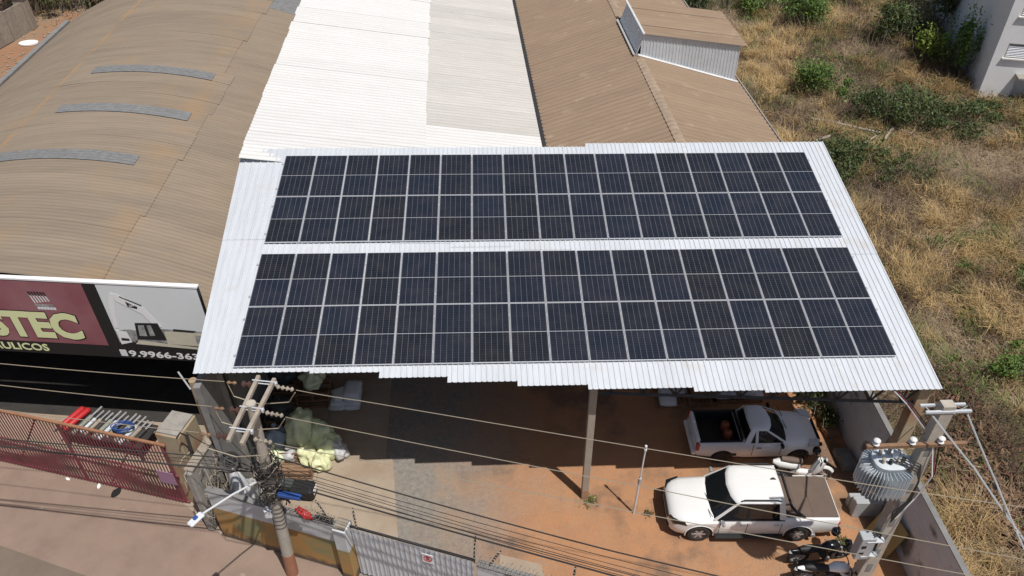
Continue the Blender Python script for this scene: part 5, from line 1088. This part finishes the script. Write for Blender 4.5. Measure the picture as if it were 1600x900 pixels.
def field_pts(n, xr=(13.2, 46), yr=(9, 78)):
    # more points near the camera, where a blade covers more pixels
    t = rng.random(n); y = yr[0] + (yr[1] - yr[0]) * t ** 1.15; x = xr[0] + (13 + .42 * y - 0) * rng.random(n); return x, y
def ok(x, y):
    # keep clear of the white building
    c, s_ = math.cos(-bang), math.sin(-bang); X = (x - 31.49) * c - (y - 45.52) * s_; Y = (x - 31.49) * s_ + (y - 45.52) * c
    shed_edge = np.where(y > 26.5, 12.75 - .033 * (y - 26), 13.1)
    return ~((X > -.2) & (Y > -.2)) & (x > shed_edge + .1)
def jit(c, n, a): c = np.array(c); return np.clip(c[None] * (1 + rng.normal(0, a, (n, 1))) * (1 + rng.normal(0, .05, (n, 3))), .01, .9)
def patch(x, y): return .55 * vnoise(x, y, 4.5, 1) + .3 * vnoise(x, y, 1.8, 2) + .15 * vnoise(x, y, .7, 3)
# A: matted straw lying over the soil
x, y = field_pts(200000); brn = vnoise(x, y, 3.3, 41) + .12 * vnoise(x, y, .8, 42); k = ok(x, y) & (rng.random(len(x)) < np.where(brn > .56, .3, .3 + .9 * patch(x, y))); x, y = x[k], y[k]; n = len(x); pm = patch(x, y)
mixc = np.clip((pm - .38) * 4, 0, 1)[:, None]; C = jit((.31, .235, .15), n, .3) * (1 - mixc) + jit((.49, .36, .2), n, .25) * mixc
dk = vnoise(x, y, 2.6, 9) < .3; C[dk] *= np.array([.5, .45, .45]) ; gr = (vnoise(x, y, 3.6, 12) > .58) & (rng.random(n) < .5); C[gr] = jit((.17, .2, .07), gr.sum(), .25)
swirl = 6.28 * vnoise(x, y, 3.0, 21) + rng.normal(0, .9, n)
A = blades(np.c_[x, y, rng.uniform(0, .12, n)], rng.uniform(.35, .95, n), swirl, rng.uniform(.5, 1.35, n), rng.uniform(1.1, 1.75, n), rng.uniform(.014, .03, n), C)
tag(link('dry_grass', mesh_np('dry_grass', *A, 'straw', 4)), 'matted dry straw grass covering the field beyond the boundary wall', 'grass', kind='stuff')
# B: golden arching tufts
x, y = field_pts(2600); k = ok(x, y) & (patch(x, y) + rng.normal(0, .05, len(x)) > .47); x, y = x[k], y[k]
bx_, by_, bL, bc = [], [], [], []
for (cx, cy) in zip(x, y):
    m_ = rng.integers(45, 95); sp_ = rng.uniform(.12, .35); sc_ = rng.uniform(.7, 1.25); tone = np.array((.55, .39, .19)) * rng.uniform(.72, 1.12)
    bx_.append(cx + rng.normal(0, sp_, m_)); by_.append(cy + rng.normal(0, sp_, m_)); bL.append(rng.uniform(.6, 1.35, m_) * sc_); bc.append(np.repeat(tone[None], m_, 0))
x = np.concatenate(bx_); y = np.concatenate(by_); L_ = np.concatenate(bL); C = np.concatenate(bc); n = len(x); k = ok(x, y); C = C * (1 + rng.normal(0, .16, (n, 1)))
az = 6.28 * vnoise(x, y, 2.0, 31) + rng.normal(0, 1.0, n)
B = blades(np.c_[x, y, np.zeros(n)][k], L_[k], az[k], rng.uniform(.05, .75, n)[k], rng.uniform(.8, 1.9, n)[k], rng.uniform(.012, .026, n)[k], np.clip(C[k], .02, .8))
tag(link('golden_grass', mesh_np('golden_grass', *B, 'straw', 4)), 'golden arching tufts of long dry grass in the field', 'grass', kind='stuff')
# C: brown dead brush and leaf litter
x, y = field_pts(170000); k = ok(x, y) & (vnoise(x, y, 3.3, 41) + .12 * vnoise(x, y, .8, 42) > .53); x, y = x[k], y[k]; n = len(x)
D = blades(np.c_[x, y, rng.uniform(0, .5, n)], rng.uniform(.2, .8, n), rng.uniform(0, 6.28, n), rng.uniform(.1, 1.5, n), rng.uniform(.2, 1.9, n), rng.uniform(.01, .028, n), jit((.125, .088, .06), n, .4))
tag(link('dead_brush', mesh_np('dead_brush', *D, 'straw', 4)), 'tangled brown dead brush between the grass', 'brush', kind='stuff')
n = 7000; x = rng.uniform(13.2, 18.5, n); y = rng.uniform(13.5, 21.5, n); k = vnoise(x, y, 2.2, 61) > .42; x, y = x[k], y[k]; n = len(x)
LT = blades(np.c_[x, y, rng.uniform(.02, .3, n)], rng.uniform(.12, .4, n), rng.uniform(0, 6.28, n), rng.uniform(.7, 1.6, n), rng.uniform(1, 2, n), rng.uniform(.05, .12, n), jit((.2, .12, .075), n, .4))
tag(link('leaf_litter', mesh_np('leaf_litter', *LT, 'straw', 4)), 'brown fallen leaves heaped in the field beside the boundary wall', 'leaves', kind='stuff')
# D: low green weeds
x, y = field_pts(110000); k = ok(x, y) & ((vnoise(x, y, 3.0, 51) * .6 + vnoise(x, y, 1.1, 52) * .4 + .007 * (y - 42)) > .60); x, y = x[k], y[k]; n = len(x)
W_ = blades(np.c_[x, y, rng.uniform(0, .35, n)], rng.uniform(.15, .5, n), rng.uniform(0, 6.28, n), rng.uniform(.1, 1.3, n), rng.uniform(.3, 1.8, n), rng.uniform(.03, .07, n), jit((.12, .165, .045), n, .3))
tag(link('green_weeds', mesh_np('green_weeds', *W_, 'leaf', 4)), 'low green weeds spreading through the dry field', 'weeds', kind='stuff')
def leaves(n, cen, rad, size, col, var, seed, shell=.1, lumps=13):
    n = int(n * 1.35); size *= .8; col = np.array(col) * 1.3
    r = np.random.default_rng(seed); L_ = r.normal(0, 1, (lumps, 3)); L_ /= np.linalg.norm(L_, axis=1)[:, None]; L_[:, 2] = np.abs(L_[:, 2]) * .8; lc = L_ * np.array(rad) * .55; L_ *= r.uniform(.5, 2.3, (lumps, 1)) * np.array([1.15, 1.15, .8]); lc = L_ * np.array(rad) * .55; lr = r.uniform(.16, .58, lumps)
    w_ = r.integers(0, lumps, n); d = r.normal(0, 1, (n, 3)); d /= np.linalg.norm(d, axis=1)[:, None]; rr = (shell + (1 - shell) * r.random(n) ** .6)
    P = np.array(cen) + lc[w_] + d * (rr * lr[w_])[:, None] * np.array(rad); strag = r.random(n) < .3; P[strag] += r.normal(0, .34, (strag.sum(), 3)) * np.array(rad); P[:, 2] = np.maximum(P[:, 2], .05)
    nrm = d + r.normal(0, .6, (n, 3)); nrm[:, 2] += .4; nrm /= np.linalg.norm(nrm, axis=1)[:, None]; t = np.cross(nrm, r.normal(0, 1, (n, 3))); t /= np.linalg.norm(t, axis=1)[:, None]; b = np.cross(nrm, t); s_ = (size * r.uniform(.6, 1.3, n))[:, None]
    V = np.stack([P - t * s_, P + b * s_ * .42, P + t * s_, P - b * s_ * .42], 1).reshape(-1, 3); F = np.arange(n * 4).reshape(-1, 4)
    tone = np.array(col)[None] * r.uniform(.75, 1.25, (lumps, 1))[w_] * (1 + r.normal(0, var, (n, 1))); yel = r.random(n) < .12; tone[yel] *= np.array([1.5, 1.25, .9]); return V, F, np.repeat(np.clip(tone, .008, .6), 4, 0)
def shrub(label, x, y, rad, n, col, size=.13, h=None, twigs=True, nm='shrub', cat='shrub', seed=None):
    seed = seed or int(x * 31 + y * 17) % 997; t = thing(nm, label, cat, (x, y, 0), 0, 'green shrubs in and around the field'); h = h or rad[2] * .55
    me = mesh_np('foliage', *leaves(n, (0, 0, h), rad, size, col, .22, seed), 'leaf', 4); link('foliage', me, None, t)
    st = MB(); r_ = random.Random(seed)
    for k in range(6):
        a = r_.uniform(0, 6.28); e = Vector((rad[0] * .6 * math.cos(a), rad[1] * .6 * math.sin(a), h + rad[2] * r_.uniform(-.1, .5))); st.tube([(.05 * math.cos(a), .05 * math.sin(a), -.02), e * .5 + Vector((0, 0, .1)), e], [.035, .025, .008], 5)
    build(st, 'stem', MATS['bark'], t)
    tw = MB()
    for k in range(int(26 + 40 * rad[0]) if rad[0] > .4 else 6):
        a = r_.uniform(0, 6.28); q_ = r_.uniform(.2, 1.6); b0 = Vector((rad[0] * q_ * math.cos(a), rad[1] * q_ * math.sin(a), .02)); tw.tube([b0, b0 + Vector((r_.uniform(-.25, .25) * min(1, rad[0]), r_.uniform(-.25, .25) * min(1, rad[0]), rad[2] * r_.uniform(.2, .6))), b0 + Vector((r_.uniform(-.6, .6) * min(1, rad[0]), r_.uniform(-.6, .6) * min(1, rad[0]), rad[2] * r_.uniform(.5, 1.1)))], [.016, .011, .004], 3)
    tag(build(tw, 'dry_twigs', MATS['bark'] if seed % 2 else MATS['wood_grey'], t), kind='stuff'); return t
GR = (.1, .16, .042); DK = (.07, .096, .037); YG = (.16, .21, .045)
shrub('bright green rounded bush alone in the dry grass beyond the hood', 21.5, 46.6, (1.35, 1.3, 1.5), 2600, GR)
shrub('dark green creeper mound in the middle of the field above the timbers', 24.4, 42.6, (2.1, 2.0, 1.5), 3600, DK, .12)
shrub('dark green low mound right of the creeper mound', 27.2, 41.0, (2.3, 1.8, 1.2), 2800, DK, .12)
shrub('dark leafy bush close behind the carport rear right corner', 18.9, 36.6, (1.5, 1.8, 1.5), 2600, DK, .12)
shrub('low bushy growth right of the bush at the carport corner', 21.6, 36.2, (1.7, 1.4, 1.0), 1600, (.075, .095, .035), .11)
shrub('large green bush at the top edge of the field', 24.3, 58.6, (2.0, 1.8, 2.2), 3200, GR, .16)
shrub('green bush at the top edge left of the large one', 21.6, 62.5, (2.0, 1.8, 1.8), 2400, GR, .16)
shrub('dark bush beside the tan shed roof at the top edge', 16.4, 60.4, (1.9, 1.8, 2.0), 2600, DK, .15)
shrub('green clump at the far top centre of the field', 27.0, 62.5, (2.4, 1.8, 1.8), 2400, GR, .16)
shrub('tall dark shrub against the shaded side of the white building', 33.4, 56.0, (1.4, 1.6, 3.2), 3000, DK, .17, 2.2)
shrub('yellow green shrub before the white building corner', 30.4, 50.6, (1.1, 1.1, 1.6), 1500, YG, .15)
shrub('green vine shrub climbing the white building side', 31.7, 48.9, (.8, 1.0, 2.6), 1700, GR, .15, 1.7)
shrub('dark shrub left of the yellow green one near the white building', 29.9, 55.2, (2.0, 2.0, 2.0), 2600, DK, .16)
shrub('bright green bush at the right edge of the field', 20.6, 21.1, (.95, .85, 1.1), 2200, GR, .09)
shrub('tiny green plant alone in the straw at right', 22.0, 27.8, (.45, .4, .4), 420, GR, .08)
shrub('green weeds at the right edge behind the bright bush', 24.3, 26.2, (.9, 1.2, .6), 800, (.09, .12, .04), .1)
shrub('leafy clump before the white building entrance', 30.6, 43.2, (1.4, .9, .8), 1100, DK, .12)
shrub('green patch at the right edge below the white building', 32.6, 40.6, (1.6, 1.2, .7), 1200, (.1, .14, .04), .12)
shrub('dark plant in the shade inside the boundary wall', 12.15, 20.2, (.45, .7, .9), 700, DK, .09)
shrub('small dark plant at the boundary wall foot behind the silver pickup', 12.25, 19.1, (.35, .5, .6), 400, DK, .08)
shrub('dark bush at the far upper left soil strip', -32.5, 65.5, (2.6, 2.2, 2.4), 3200, DK, .18)
shrub('yellowish bush at the top left behind the fence', -36.5, 66.0, (2.6, 2.4, 2.0), 3000, (.13, .16, .05), .18)
shrub('dark bush on the soil strip near the vault far corner', -30.0, 69.5, (2.4, 2.0, 2.4), 2600, DK, .18)
shrub('small weed clump at the foot of the centre carport post', 3.15, 15.88, (.2, .18, .1), 150, (.17, .17, .06), .06)
shrub('small green weed on the dirt beside the black motorcycle', 11.05, 13.9, (.24, .22, .14), 200, (.13, .17, .06), .07)
shrub('dry weed sprig on the dirt near the pipe mast', 5.0, 15.3, (.16, .15, .1), 60, (.16, .13, .06), .06)
for (tx, ty, lb) in ((-38.0, 62.0, 'dark slim tree trunk leftmost behind the brown fence'), (-35.8, 64.0, 'dark slim tree trunk standing behind the red capped post')):
    t = thing('tree', lb, 'tree', (tx, ty, 0)); build(MB().tube([(0, 0, -.02), (.1, .1, 3), (-.05, .1, 6.5)], [.22, .17, .12], 8), 'trunk', MATS['bark'], t); link('crown', mesh_np('crown', *leaves(2600, (0, 0, 7.0), (2.6, 2.6, 2.0), .2, DK, .2, int(-tx)), 'leaf', 4), None, t)
# timbers lying in the field
TM = [((19.6, 42.5), (22.9, 40.2), .09, 'long grey timber pole lying in the grass behind the carport'), ((24.1, 41.1), (23.0, 39.7), .09, 'short upright looking timber right of the long pole'), ((20.6, 38.3), (22.6, 40.0), .07, 'timber slanting towards the carport corner'), ((21.3, 37.7), (22.9, 38.7), .06, 'lower short timber near the carport corner'), ((24.3, 40.9), (25.3, 38.9), .07, 'timber running down to the right of the others'), ((18.6, 39.4), (19.8, 39.9), .1, 'thick broken branch at the carport rear corner'), ((15.4, 44.0), (17.6, 43.2), .05, 'thin pole beside the tan shed eave')]
for (a, b, r, lb) in TM:
    t = thing('timber', lb, 'timber', (a[0], a[1], .35), 0, 'timbers lying in the field'); d = Vector((b[0] - a[0], b[1] - a[1], random.uniform(-.05, .25)))
    build(MB().tube([(0, 0, 0), d * .33 + Vector((.03, .05, .03)), d * .66 + Vector((-.04, .02, 0)), d], [r, r * .95, r * .9, r * .7], 8), 'log', MATS['wood_grey'], t); build(MB().cyl(d * .4, d * .4 + Vector((.15, .22, .12)), r * .4, r * .25, n=6), 'branch_stub', MATS['wood_grey'], t)
bpy.context.view_layer.update()
